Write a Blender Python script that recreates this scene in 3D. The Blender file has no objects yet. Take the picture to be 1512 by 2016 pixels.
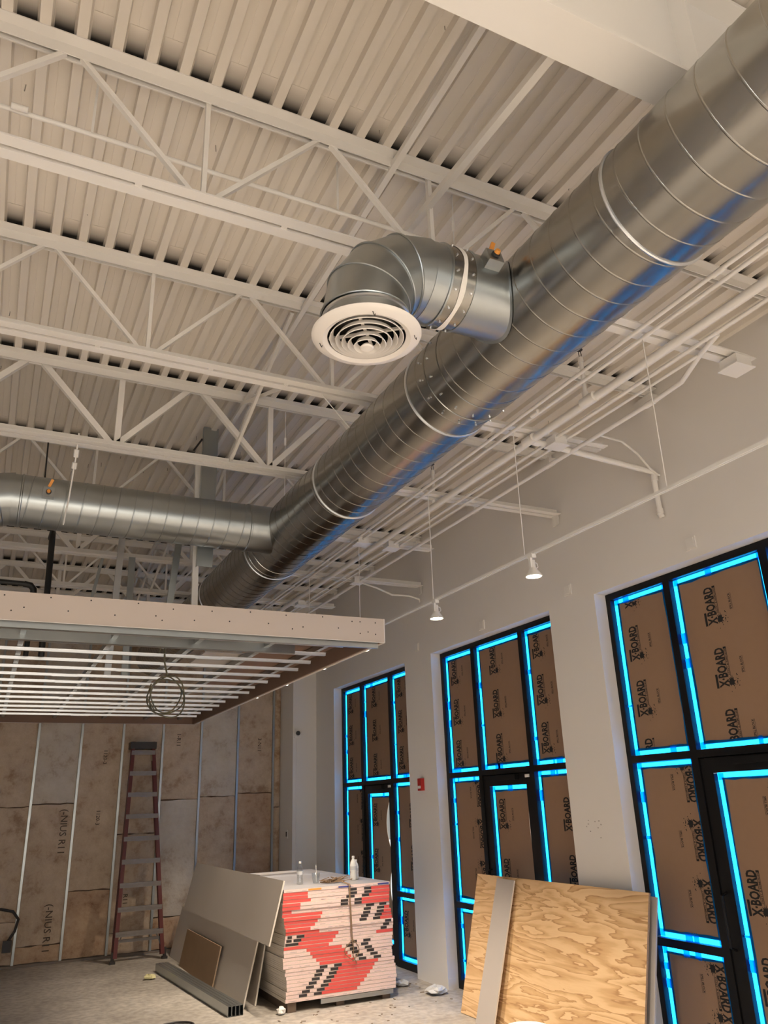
import bpy, math, random
from math import pi, sin, cos, radians
from mathutils import Vector, Matrix

random.seed(7)
S = bpy.context.scene
COL = S.collection
V = Vector

# ------------------------------------------------------------------ camera
AZ, PITCH, ROLL, FPX = 0.46411922, 0.35827296, 0.03516299, 1531.66
EYE = V((0, 0, 1.9))
fw = V((sin(AZ)*cos(PITCH), cos(AZ)*cos(PITCH), sin(PITCH)))
r0 = V((cos(AZ), -sin(AZ), 0)); d0 = -r0.cross(fw)
rt = cos(ROLL)*r0 + sin(ROLL)*d0
dn = -sin(ROLL)*r0 + cos(ROLL)*d0
cd = bpy.data.cameras.new('camera'); co = bpy.data.objects.new('camera', cd); COL.objects.link(co)
m = Matrix.Identity(4)
for i in range(3):
    m[i][0], m[i][1], m[i][2], m[i][3] = rt[i], -dn[i], -fw[i], EYE[i]
co.matrix_world = m
cd.sensor_fit = 'VERTICAL'; cd.sensor_height = 36; cd.lens = FPX/2016*36
cd.clip_start = .05; cd.clip_end = 300
S.camera = co

# ------------------------------------------------------------------ view, world, lights
S.view_settings.view_transform = 'Standard'; S.view_settings.look = 'None'
S.view_settings.exposure = -0.24; S.view_settings.gamma = 1; S.view_settings.use_curve_mapping = False
wd = bpy.data.worlds.new('world'); S.world = wd; wd.use_nodes = True
wb = wd.node_tree.nodes['Background']
wb.inputs[0].default_value = (1.0, .93, .84, 1); wb.inputs[1].default_value = .5

def lamp(name, kind, loc, energy, color, rot=None, target=None, **k):
    l = bpy.data.lights.new(name, kind); l.energy = energy; l.color = color
    for a, b in k.items(): setattr(l, a, b)
    o = bpy.data.objects.new(name, l); COL.objects.link(o); o.location = loc
    if target is not None: o.rotation_euler = (V(target)-V(loc)).to_track_quat('-Z', 'Y').to_euler()
    return o
# daylight on the street side of the storefront (the sun stands outside the window wall)
lamp('sun', 'SUN', (20, 6.5, 5.4), 60.0, (.93, .97, 1.0), target=(4.8, 7.6, 4.0), angle=radians(2))
# added warm area light behind the camera, fill for the ceiling
lamp('fill_area_rear', 'AREA', (.6, -3.4, 1.6), 120, (1, .88, .72), target=(1.6, 4.6, 4.6), shape='RECTANGLE', size=3.6, size_y=1.6)
# added unseen spots beside and behind the camera; their floor bounce fills the ceiling
for yl in (-3.0, -1.6, -.2, 1.2, 2.6, 4.0, 5.2):
    lamp('fill_spot', 'SPOT', (-1.7, yl, 3.3), 390, (1, .905, .80), target=(-1.55, yl+.2, 0), spot_size=radians(115), spot_blend=.8, shadow_soft_size=.06)
for xl_, yl in ((.9, -3.0), (.9, -1.6), (.9, -.2), (3.0, -1.6), (3.0, -.2)):
    lamp('fill_spot', 'SPOT', (xl_, yl, 3.3), (390 if xl_ < 2 else 760), (1, .905, .80), target=(xl_+.1, yl+.1, 0), spot_size=radians(115), spot_blend=.8, shadow_soft_size=.06)

# ------------------------------------------------------------------ constants
W, ZD, YB = 4.78, 5.166, 12.88
X0, Y0 = -4.6, -4.0            # extent of the modelled room to the left and behind

# ------------------------------------------------------------------ materials
MATS = {}
def mat(name, color, rough=.6, metal=0, noise=None, bump=None, spec=.5, emit=None):
    """noise = (scale, amount, second colour, detail, stretch)"""
    if name in MATS: return MATS[name]
    M = bpy.data.materials.new(name); M.use_nodes = True; nt = M.node_tree
    b = nt.nodes['Principled BSDF']
    b.inputs['Base Color'].default_value = (*color, 1)
    b.inputs['Roughness'].default_value = rough; b.inputs['Metallic'].default_value = metal
    b.inputs['Specular IOR Level'].default_value = spec
    if noise or bump:
        tc = nt.nodes.new('ShaderNodeTexCoord')
    if noise:
        sc, amt, c2 = noise[:3]; det = noise[3] if len(noise) > 3 else 4
        n = nt.nodes.new('ShaderNodeTexNoise'); n.inputs['Scale'].default_value = sc; n.inputs['Detail'].default_value = det
        n.inputs['Roughness'].default_value = .62
        src = tc.outputs['Object']
        if len(noise) > 4:
            mp = nt.nodes.new('ShaderNodeMapping'); mp.inputs['Scale'].default_value = noise[4]
            nt.links.new(src, mp.inputs[0]); src = mp.outputs[0]
        nt.links.new(src, n.inputs['Vector'])
        r = nt.nodes.new('ShaderNodeValToRGB'); r.color_ramp.elements[0].position = .5-.5*amt; r.color_ramp.elements[1].position = .5+.5*amt
        r.color_ramp.elements[0].color = (*c2, 1); r.color_ramp.elements[1].color = (*color, 1)
        nt.links.new(n.outputs['Fac'], r.inputs[0]); nt.links.new(r.outputs[0], b.inputs['Base Color'])
    if bump:
        n2 = nt.nodes.new('ShaderNodeTexNoise'); n2.inputs['Scale'].default_value = bump[0]; n2.inputs['Detail'].default_value = 6
        nt.links.new(tc.outputs['Object'], n2.inputs['Vector'])
        bp = nt.nodes.new('ShaderNodeBump'); bp.inputs['Strength'].default_value = bump[1]; bp.inputs['Distance'].default_value = bump[2]
        nt.links.new(n2.outputs['Fac'], bp.inputs['Height']); nt.links.new(bp.outputs[0], b.inputs['Normal'])
    if emit:
        b.inputs['Emission Color'].default_value = (*emit[0], 1); b.inputs['Emission Strength'].default_value = emit[1]
    MATS[name] = M; return M

WHITE = mat('white_steel_paint', (.79, .76, .715), .55, noise=(3, .9, (.755, .725, .68)))
DECK = mat('deck_paint', (.76, .70, .62), .6, noise=(1.2, .8, (.70, .645, .57)))
WALL = mat('wall_paint', (.77, .735, .695), .75, noise=(1.0, .9, (.74, .705, .665)), bump=(90, .08, .002))
PIPEW = mat('white_pipe_paint', (.78, .75, .71), .45)
FRAME = mat('black_anodised_frame', (.005, .005, .006), .45, spec=.25)
CARD = mat('brown_cardboard', (.30, .185, .115), .85, noise=(14, .9, (.275, .168, .103)))
INK = mat('black_ink', (.012, .011, .012), .9)
GYPW = mat('drywall_face', (.50, .46, .42), .7, noise=(3, .9, (.46, .425, .385)))
GYPG = mat('drywall_grey_paper', (.47, .43, .395), .42, noise=(2, .9, (.38, .35, .33)))
GYPE = mat('drywall_edge', (.72, .66, .58), .85, noise=(30, .9, (.60, .54, .46)))
BROWNP = mat('brown_paper_back', (.20, .125, .085), .85, noise=(6, .9, (.17, .10, .07)))
FASC = mat('fascia_drywall', (.60, .52, .46), .75, noise=(2.5, .9, (.57, .49, .43)))
BLACK = mat('black_iron', (.008, .008, .008), .45)
RED = mat('red_fibreglass', (.115, .016, .015), .5, noise=(9, .9, (.10, .02, .018)))
ALU = mat('aluminium_step', (.26, .235, .225), .5, .3, noise=(18, .9, (.17, .15, .145)))
DARKP = mat('dark_plastic', (.03, .025, .025), .5)
ORANGE = mat('orange_plastic', (.75, .30, .05), .5)
REDDEV = mat('red_alarm_plastic', (.45, .02, .02), .4)
CLEAR = None

def galv(name, base, rough, spangle=40):
    M = bpy.data.materials.new(name); M.use_nodes = True; nt = M.node_tree; b = nt.nodes['Principled BSDF']
    b.inputs['Metallic'].default_value = 1
    tc = nt.nodes.new('ShaderNodeTexCoord')
    vo = nt.nodes.new('ShaderNodeTexVoronoi'); vo.inputs['Scale'].default_value = spangle*2
    no = nt.nodes.new('ShaderNodeTexNoise'); no.inputs['Scale'].default_value = 3; no.inputs['Detail'].default_value = 3
    nt.links.new(tc.outputs['Object'], vo.inputs['Vector']); nt.links.new(tc.outputs['Object'], no.inputs['Vector'])
    mx = nt.nodes.new('ShaderNodeMath'); mx.operation = 'MULTIPLY_ADD'
    sp = nt.nodes.new('ShaderNodeSeparateColor'); nt.links.new(vo.outputs['Color'], sp.inputs[0])
    nt.links.new(sp.outputs[0], mx.inputs[0]); mx.inputs[1].default_value = .06
    nt.links.new(no.outputs['Fac'], mx.inputs[2])
    r = nt.nodes.new('ShaderNodeValToRGB'); r.color_ramp.elements[0].position = .3; r.color_ramp.elements[1].position = 1.0
    r.color_ramp.elements[0].color = (*[c*.92 for c in base], 1); r.color_ramp.elements[1].color = (*[min(1, c*1.06) for c in base], 1)
    nt.links.new(mx.outputs[0], r.inputs[0]); nt.links.new(r.outputs[0], b.inputs['Base Color'])
    mr = nt.nodes.new('ShaderNodeMapRange'); mr.inputs['To Min'].default_value = rough-.02; mr.inputs['To Max'].default_value = rough+.03
    nt.links.new(no.outputs['Fac'], mr.inputs[0]); nt.links.new(mr.outputs[0], b.inputs['Roughness'])
    return M
GALV = galv('galvanised_duct', (.36, .35, .325), .23)
GALV2 = galv('galvanised_stud', (.43, .46, .47), .33, 25)
GALVB = galv('bright_furring', (.74, .76, .79), .34, 25)

def tape_mat():
    M = bpy.data.materials.new('blue_masking_tape'); M.use_nodes = True; nt = M.node_tree
    for n in list(nt.nodes): nt.nodes.remove(n)
    o = nt.nodes.new('ShaderNodeOutputMaterial'); t = nt.nodes.new('ShaderNodeBsdfTranslucent'); d = nt.nodes.new('ShaderNodeBsdfDiffuse')
    t.inputs[0].default_value = (.10, .62, 1.0, 1); d.inputs[0].default_value = (.008, .15, .38, 1)
    mx = nt.nodes.new('ShaderNodeMixShader'); mx.inputs[0].default_value = .25
    nt.links.new(t.outputs[0], mx.inputs[1]); nt.links.new(d.outputs[0], mx.inputs[2]); nt.links.new(mx.outputs[0], o.inputs[0])
    return M
TAPE = tape_mat()
def glass_mat(name, tint, refl, rough=.02):
    M = bpy.data.materials.new(name); M.use_nodes = True; nt = M.node_tree
    for n in list(nt.nodes): nt.nodes.remove(n)
    o = nt.nodes.new('ShaderNodeOutputMaterial'); t = nt.nodes.new('ShaderNodeBsdfTransparent'); g = nt.nodes.new('ShaderNodeBsdfGlossy')
    t.inputs[0].default_value = (*tint, 1); g.inputs['Roughness'].default_value = rough
    mx = nt.nodes.new('ShaderNodeMixShader'); mx.inputs[0].default_value = refl
    nt.links.new(t.outputs[0], mx.inputs[1]); nt.links.new(g.outputs[0], mx.inputs[2]); nt.links.new(mx.outputs[0], o.inputs[0])
    return M
GLASS = glass_mat('window_glass', (.93, .96, .97), .06)
CLEAR = glass_mat('clear_plastic', (.90, .92, .92), .16, .15)

def deck_fade():
    # deck tone fading to near black in the pockets above each joist
    M = bpy.data.materials.new('dark_deck_fade'); M.use_nodes = True; nt = M.node_tree; b = nt.nodes['Principled BSDF']
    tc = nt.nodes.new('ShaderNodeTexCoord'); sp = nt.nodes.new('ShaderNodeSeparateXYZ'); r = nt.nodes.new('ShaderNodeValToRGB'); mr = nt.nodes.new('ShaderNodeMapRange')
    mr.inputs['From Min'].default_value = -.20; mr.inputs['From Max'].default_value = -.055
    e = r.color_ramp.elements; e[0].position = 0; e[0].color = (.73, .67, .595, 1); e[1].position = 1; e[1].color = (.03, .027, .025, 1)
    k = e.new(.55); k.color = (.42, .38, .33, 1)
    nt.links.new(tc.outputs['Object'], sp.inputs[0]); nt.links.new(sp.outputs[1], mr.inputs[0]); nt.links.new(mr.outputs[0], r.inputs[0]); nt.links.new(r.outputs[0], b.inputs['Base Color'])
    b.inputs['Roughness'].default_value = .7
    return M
DECKFADE = deck_fade()
def concrete():
    M = bpy.data.materials.new('concrete_slab'); M.use_nodes = True; nt = M.node_tree; b = nt.nodes['Principled BSDF']
    tc = nt.nodes.new('ShaderNodeTexCoord')
    a = nt.nodes.new('ShaderNodeTexNoise'); a.inputs['Scale'].default_value = .9; a.inputs['Detail'].default_value = 9; a.inputs['Roughness'].default_value = .65
    c = nt.nodes.new('ShaderNodeTexNoise'); c.inputs['Scale'].default_value = 14; c.inputs['Detail'].default_value = 6
    for n in (a, c): nt.links.new(tc.outputs['Object'], n.inputs['Vector'])
    r = nt.nodes.new('ShaderNodeValToRGB'); r.color_ramp.elements[0].position = .32; r.color_ramp.elements[1].position = .68
    r.color_ramp.elements[0].color = (.30, .265, .23, 1); r.color_ramp.elements[1].color = (.52, .47, .41, 1)
    r2 = nt.nodes.new('ShaderNodeValToRGB'); r2.color_ramp.elements[0].position = .38; r2.color_ramp.elements[1].position = .62
    r2.color_ramp.elements[0].color = (.72, .72, .72, 1); r2.color_ramp.elements[1].color = (1, 1, 1, 1)
    nt.links.new(a.outputs['Fac'], r.inputs[0]); nt.links.new(c.outputs['Fac'], r2.inputs[0])
    mx = nt.nodes.new('ShaderNodeMix'); mx.data_type = 'RGBA'; mx.blend_type = 'MULTIPLY'; mx.inputs[0].default_value = 1
    nt.links.new(r.outputs[0], mx.inputs[6]); nt.links.new(r2.outputs[0], mx.inputs[7]); nt.links.new(mx.outputs[2], b.inputs['Base Color'])
    b.inputs['Roughness'].default_value = .6
    return M
CONC = concrete()

def insulation(name, c1, c2, c3):
    M = bpy.data.materials.new(name); M.use_nodes = True; nt = M.node_tree; b = nt.nodes['Principled BSDF']
    tc = nt.nodes.new('ShaderNodeTexCoord'); oi = nt.nodes.new('ShaderNodeObjectInfo')
    ad = nt.nodes.new('ShaderNodeVectorMath'); ad.operation = 'ADD'
    ml = nt.nodes.new('ShaderNodeMath'); ml.operation = 'MULTIPLY'; ml.inputs[1].default_value = 37
    nt.links.new(oi.outputs['Random'], ml.inputs[0]); nt.links.new(tc.outputs['Object'], ad.inputs[0]); nt.links.new(ml.outputs[0], ad.inputs[1])
    a = nt.nodes.new('ShaderNodeTexNoise'); a.inputs['Scale'].default_value = 3.4; a.inputs['Detail'].default_value = 12; a.inputs['Roughness'].default_value = .72
    nt.links.new(ad.outputs[0], a.inputs['Vector'])
    r = nt.nodes.new('ShaderNodeValToRGB'); e = r.color_ramp.elements
    e[0].position = .34; e[0].color = (*c3, 1); e[1].position = .62; e[1].color = (*c1, 1)
    k = e.new(.46); k.color = (*c2, 1)
    nt.links.new(a.outputs['Fac'], r.inputs[0]); nt.links.new(r.outputs[0], b.inputs['Base Color'])
    b.inputs['Roughness'].default_value = .9
    n2 = nt.nodes.new('ShaderNodeTexNoise'); n2.inputs['Scale'].default_value = 22; n2.inputs['Detail'].default_value = 6
    nt.links.new(ad.outputs[0], n2.inputs['Vector'])
    bp = nt.nodes.new('ShaderNodeBump'); bp.inputs['Strength'].default_value = .35; bp.inputs['Distance'].default_value = .02
    nt.links.new(n2.outputs['Fac'], bp.inputs['Height']); nt.links.new(bp.outputs[0], b.inputs['Normal'])
    return M
INS = [insulation('insulation_tan', (.58, .46, .345), (.49, .375, .27), (.32, .21, .135)),
       insulation('insulation_grey', (.60, .535, .45), (.54, .47, .385), (.40, .31, .225)),
       insulation('insulation_rust', (.52, .375, .255), (.43, .29, .19), (.25, .125, .07))]

def plywood():
    M = bpy.data.materials.new('plywood_grain'); M.use_nodes = True; nt = M.node_tree; b = nt.nodes['Principled BSDF']
    tc = nt.nodes.new('ShaderNodeTexCoord'); mp = nt.nodes.new('ShaderNodeMapping'); mp.inputs['Scale'].default_value = (.33, 1.0, 2.5)
    nt.links.new(tc.outputs['Object'], mp.inputs[0])
    a = nt.nodes.new('ShaderNodeTexNoise'); a.inputs['Scale'].default_value = 1.7; a.inputs['Detail'].default_value = 5.0; a.inputs['Roughness'].default_value = .47; a.inputs['Distortion'].default_value = .35
    nt.links.new(mp.outputs[0], a.inputs['Vector'])
    ml = nt.nodes.new('ShaderNodeMath'); ml.operation = 'MULTIPLY'; ml.inputs[1].default_value = 14
    fr = nt.nodes.new('ShaderNodeMath'); fr.operation = 'FRACT'
    nt.links.new(a.outputs['Fac'], ml.inputs[0]); nt.links.new(ml.outputs[0], fr.inputs[0])
    r = nt.nodes.new('ShaderNodeValToRGB'); e = r.color_ramp.elements
    e[0].position = 0; e[0].color = (.70, .475, .26, 1); e[1].position = 1; e[1].color = (.50, .30, .145, 1)
    for p, c in ((.10, (.72, .50, .28)), (.45, (.68, .455, .245)), (.62, (.60, .385, .195)), (.86, (.55, .34, .165)), (.95, (.40, .225, .10))):
        k = e.new(p); k.color = (*c, 1)
    nt.links.new(fr.outputs[0], r.inputs[0]); nt.links.new(r.outputs[0], b.inputs['Base Color']); b.inputs['Roughness'].default_value = .62
    return M
PLY = plywood()
PLYE = mat('plywood_edge', (.40, .28, .18), .8, noise=(20, .9, (.25, .16, .10), 3, (1, 1, 12)))
TAPEW = mat('end_tape_pale', (.80, .62, .56), .6, noise=(60, .6, (.66, .48, .44), 2, (3, 1, 1)))
TAPER = mat('end_tape_red', (.74, .075, .06), .55, noise=(70, .5, (.62, .10, .085), 2, (4, 1, 1)))
TAPEK = mat('end_tape_black', (.03, .025, .025), .6)
TAPEB = mat('end_tape_blue', (.05, .06, .22), .6)

# ------------------------------------------------------------------ mesh helpers
class MB:
    def __init__(s): s.v = []; s.f = []; s.mi = []; s.sm = False
    def add(s, vs, fs, mi=0):
        n = len(s.v); s.v += [tuple(p) for p in vs]; s.f += [tuple(n+i for i in f) for f in fs]; s.mi += [mi]*len(fs); return s
    def box(s, a, b, mi=0):
        x0, y0, z0 = a; x1, y1, z1 = b
        vs = [(x0,y0,z0),(x1,y0,z0),(x1,y1,z0),(x0,y1,z0),(x0,y0,z1),(x1,y0,z1),(x1,y1,z1),(x0,y1,z1)]
        return s.add(vs, [(0,3,2,1),(4,5,6,7),(0,1,5,4),(1,2,6,5),(2,3,7,6),(3,0,4,7)], mi)
    def prism(s, prof, p0, p1, up=(0,0,1), mi=0, caps=True):
        """sweep closed 2-D profile [(u,v)] from p0 to p1; v axis towards up, u axis = dir x up"""
        p0 = V(p0); p1 = V(p1); d = (p1-p0).normalized(); up = V(up)
        u = d.cross(up)
        if u.length < 1e-5: u = d.cross(V((0,1,0)))
        u.normalize(); w = u.cross(d).normalized(); n = len(prof)
        vs = [p + u*a + w*b for p in (p0, p1) for a, b in prof]
        fs = [(i, (i+1) % n, n+(i+1) % n, n+i) for i in range(n)]
        if caps: fs += [tuple(range(n-1, -1, -1)), tuple(range(n, 2*n))]
        return s.add(vs, fs, mi)
    def bar(s, p0, p1, w, h, up=(0,0,1), mi=0):
        return s.prism([(-w/2,-h/2),(w/2,-h/2),(w/2,h/2),(-w/2,h/2)], p0, p1, up, mi)
    def angle(s, p0, p1, leg, t=.005, su=1, sv=1, up=(0,0,1), mi=0):
        pr = [(0,0),(leg,0),(leg,t),(t,t),(t,leg),(0,leg)]
        pr = [(a*su, b*sv) for a, b in pr]
        if su*sv < 0: pr = pr[::-1]
        return s.prism(pr, p0, p1, up, mi)
    def chan(s, p0, p1, w, d, t=.003, up=(0,0,1), mi=0, flip=1):
        pr = [(-w/2,0),(w/2,0),(w/2,d),(w/2-t,d),(w/2-t,t),(-w/2+t,t),(-w/2+t,d),(-w/2,d)]
        pr = [(a, b*flip) for a, b in pr]
        if flip < 0: pr = pr[::-1]
        return s.prism(pr, p0, p1, up, mi)
    def tube(s, pts, r, n=8, mi=0, caps=True, rr=None):
        pts = [V(p) for p in pts]; N = len(pts); rings = []
        t0 = (pts[1]-pts[0]).normalized(); ref = V((0,0,1)) if abs(t0.z) < .9 else V((1,0,0))
        u = t0.cross(ref).normalized()
        for i, p in enumerate(pts):
            t = (pts[min(i+1,N-1)]-pts[max(i-1,0)]).normalized()
            u = (u - t*u.dot(t)).normalized(); w = t.cross(u); q = rr[i] if rr else r
            rings.append([p + (u*cos(2*pi*k/n)+w*sin(2*pi*k/n))*q for k in range(n)])
        vs = [p for g in rings for p in g]
        fs = [(i*n+k, i*n+(k+1) % n, (i+1)*n+(k+1) % n, (i+1)*n+k) for i in range(N-1) for k in range(n)]
        if caps: fs += [tuple(range(n-1,-1,-1)), tuple((N-1)*n+k for k in range(n))]
        return s.add(vs, fs, mi)
    def lathe(s, prof, c=(0,0,0), ax='z', n=32, mi=0, close=False):
        """prof [(r,h)] revolved round axis ax through c"""
        vs = []; c = V(c)
        for r, h in prof:
            for k in range(n):
                a = 2*pi*k/n; p = (r*cos(a), r*sin(a), h)
                if ax == 'x': p = (h, r*cos(a), r*sin(a))
                if ax == 'y': p = (r*sin(a), h, r*cos(a))
                vs.append(c+V(p))
        N = len(prof); L = N if close else N-1
        fs = [(i*n+k, i*n+(k+1) % n, ((i+1) % N)*n+(k+1) % n, ((i+1) % N)*n+k) for i in range(L) for k in range(n)]
        return s.add(vs, fs, mi)
    def build(s, name, mats, parent=None, smooth=False, loc=None):
        me = bpy.data.meshes.new(name); me.from_pydata(s.v, [], s.f); me.update()
        for mm in (mats if isinstance(mats, (list, tuple)) else [mats]): me.materials.append(mm)
        if any(s.mi): me.polygons.foreach_set('material_index', s.mi)
        if smooth:
            me.polygons.foreach_set('use_smooth', [True]*len(s.f))
            try: me.set_sharp_from_angle(angle=radians(38))
            except Exception: pass
        return link(name, me, parent, loc)
def link(name, me, parent=None, loc=None):
    o = bpy.data.objects.new(name, me); COL.objects.link(o)
    if parent: o.parent = parent
    if loc is not None: o.location = loc
    return o
def tag(o, label=None, cat=None, group=None, kind=None):
    if label: o['label'] = label
    if cat: o['category'] = cat
    if group: o['group'] = group
    if kind: o['kind'] = kind
    return o
def empty(name, loc=(0,0,0), label=None, cat=None, group=None, kind=None):
    o = bpy.data.objects.new(name, None); COL.objects.link(o); o.location = loc; o.empty_display_size = .1
    return tag(o, label, cat, group, kind)
def rel(pts, base):
    b = V(base); return [V(p)-b for p in pts]

ORD = ['first', 'second', 'third', 'fourth', 'fifth', 'sixth', 'seventh', 'eighth', 'ninth', 'tenth']

# ------------------------------------------------------------------ floor
b = MB(); b.box((X0, Y0, -.12), (W+.3, YB+.2, 0)); fl = tag(b.build('floor', CONC), kind='structure')
b = MB(); b.box((W+.31, Y0-20, -.3), (W+60, YB+30, -.02))
tag(b.build('pavement', mat('street_paving', (.62, .60, .57), .85, noise=(2, .8, (.55, .53, .50)))), kind='structure')

# ------------------------------------------------------------------ window wall
OPEN = [(9.10, 11.54), (6.01, 8.40), (2.93, 5.345)]     # far to near
HEAD = 3.62
wr = empty('wall_window_side', (W, 0, 0), kind='structure')
wr['kind'] = 'structure'
b = MB(); T_ = .30
ys = [Y0] + [q for o in sorted(OPEN) for q in o] + [12.3]
for i in range(0, len(ys), 2): b.box((0, ys[i], 0), (T_, ys[i+1], ZD+.06))
for a, c in OPEN: b.box((0, a, HEAD), (T_, c, ZD+.06))
b.build('wall_surface', WALL, wr)
# short baseboard returns on the pier reveals
for a, c in OPEN:
    b = MB(); b.box((-.001+.002, c-.004, 0), (.125, c-.0005, .10)); b.build('baseboard_return', WALL, wr)
# back pilaster
b = MB(); b.box((4.38, 12.3, 0), (W+.3, YB+.3, ZD+.06)); tag(b.build('wall_pilaster', WALL), kind='structure')
b = MB(); b.tube([(4.44, 12.296, .1), (4.44, 12.296, 2.95)], .006, 6); b.build('surface_cable', PIPEW, None)
o = bpy.data.objects['surface_cable']; tag(o, 'thin white cable running down the white pilaster to the floor', 'cable')

b = MB(); b.box((X0-.15, Y0, 0), (X0, YB+.2, ZD+.06)); tag(b.build('wall_left', WALL), kind='structure')

# ------------------------------------------------------------------ text helper
def text_mesh(txt, size, bold=0.0):
    cu = bpy.data.curves.new('t', 'FONT'); cu.body = txt; cu.size = size; cu.offset = bold; cu.resolution_u = 2
    ob = bpy.data.objects.new('t', cu); COL.objects.link(ob)
    dg = bpy.context.evaluated_depsgraph_get(); me = bpy.data.meshes.new_from_object(ob.evaluated_get(dg))
    vs = [tuple(v.co) for v in me.vertices]; fs = [tuple(p.vertices) for p in me.polygons]
    COL.objects.unlink(ob); bpy.data.objects.remove(ob); bpy.data.meshes.remove(me); bpy.data.curves.remove(cu)
    return vs, fs
def put(mb, vf, sx=1, sy=1, ox=0, oy=0, mi=0):
    mb.add([(x*sx+ox, y*sy+oy, 0) for x, y, z in vf[0]], vf[1], mi)
def logo_mesh():
    """X-BOARD print, reading along +x, about 0.34 long and 0.13 high"""
    mb = MB()
    t = text_mesh('X\u00b7BOARD', .118, .0042); xs = [p[0] for p in t[0]]; w = max(xs)-min(xs)
    put(mb, t, .30/w, 1.0, -min(xs)*.30/w, .028)
    t2 = text_mesh('PAINT & REMODEL', .030, .0006); xs = [p[0] for p in t2[0]]; w2 = max(xs)-min(xs)
    mb.add([(.075,-.004,0),(.300,-.004,0),(.300,.000,0),(.075,.000,0)], [(0,1,2,3)])
    mb.add([(.075,.020,0),(.300,.020,0),(.300,.0235,0),(.075,.0235,0)], [(0,1,2,3)])
    put(mb, t2, .20/w2, .55, .085, .003)
    mb.add([(.285,.000,0),(.300,.000,0),(.300,.020,0),(.285,.020,0)], [(0,1,2,3)])
    mb.add([(.0,.120,0),(.105,.120,0),(.105,.142,0),(.0,.142,0)], [(0,1,2,3)])       # maker's bar
    rnd = random.Random(3); n = 30; vs = [(.035, -.004, 0)]
    for k in range(n):
        a = 2*pi*k/n; r = (.022 + (.034 if k % 2 else .004)*rnd.random()); vs.append((.035+r*cos(a), -.004+r*sin(a)*1.0, 0))
    mb.add(vs, [(0, 1+k, 1+(k+1) % n) for k in range(n)])
    for k in range(14):
        a = rnd.uniform(2.2, 5.6); r = rnd.uniform(.045, .075); q = rnd.uniform(.002, .0055); x, y = .035+r*cos(a), -.004+r*sin(a)
        mb.add([(x+q*cos(j*pi/3), y+q*sin(j*pi/3), 0) for j in range(6)], [(0,1,2,3,4,5)])
    t3 = text_mesh('SPILL BLOCK', .032, .0008); xs = [p[0] for p in t3[0]]; w3 = max(xs)-min(xs)
    put(mb, t3, .125/w3, .85, .085, -.128)
    mb.add([(.085,-.137,0),(.21,-.137,0),(.21,-.1345,0),(.085,-.1345,0)], [(0,1,2,3)])
    me = bpy.data.meshes.new('logo_print'); me.from_pydata(mb.v, [], mb.f); me.update(); me.materials.append(INK); return me
LOGO = logo_mesh()
def clip_logo(x0, x1):
    # print that runs past the cut edge of the sheet
    if x0 < -.08 and x1 > .305: return LOGO
    vs = [tuple(v.co) for v in LOGO.vertices]; fs = [tuple(p.vertices) for p in LOGO.polygons if all(x0 <= vs[i][0] <= x1 for i in p.vertices)]
    me = bpy.data.meshes.new('logo_print_cut'); us = sorted({i for f in fs for i in f}); ix = {u: k for k, u in enumerate(us)}
    me.from_pydata([vs[u] for u in us], [], [tuple(ix[i] for i in f) for f in fs]); me.update(); me.materials.append(INK); return me

# ------------------------------------------------------------------ storefront windows
FX = W+.13                      # room face of the frames
def ribbon(p0, p1, w, axis, rnd, off=0, outer=0):
    """thin tape strip in the plane x=const from p0 to p1 (y,z pairs), width w, hand-torn edges"""
    (ya, za), (yb, zb) = p0, p1; n = 9; vs = []; fs = []
    for i in range(n+1):
        t = i/n; y = ya+(yb-ya)*t; z = za+(zb-za)*t; j1 = rnd.uniform(-.006, .006); j2 = rnd.uniform(-.006, .006)
        if outer > 0: j2 = .005
        if outer < 0: j1 = -.005
        if axis == 'v': vs += [(off, y-w/2+j1, z), (off, y+w/2+j2, z)]
        else: vs += [(off, y, z-w/2+j1), (off, y, z+w/2+j2)]
    m_ = len(vs); vs += [(x-.0012, y, z) for x, y, z in vs]
    for i in range(n):
        a = 2*i; fs += [(a, a+1, a+3, a+2), (m_+a, m_+a+2, m_+a+3, m_+a+1), (a, a+2, m_+a+2, m_+a), (a+1, m_+a+1, m_+a+3, a+3)]
    return vs, fs
WNAME = ['farthest', 'middle', 'nearest']
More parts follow.
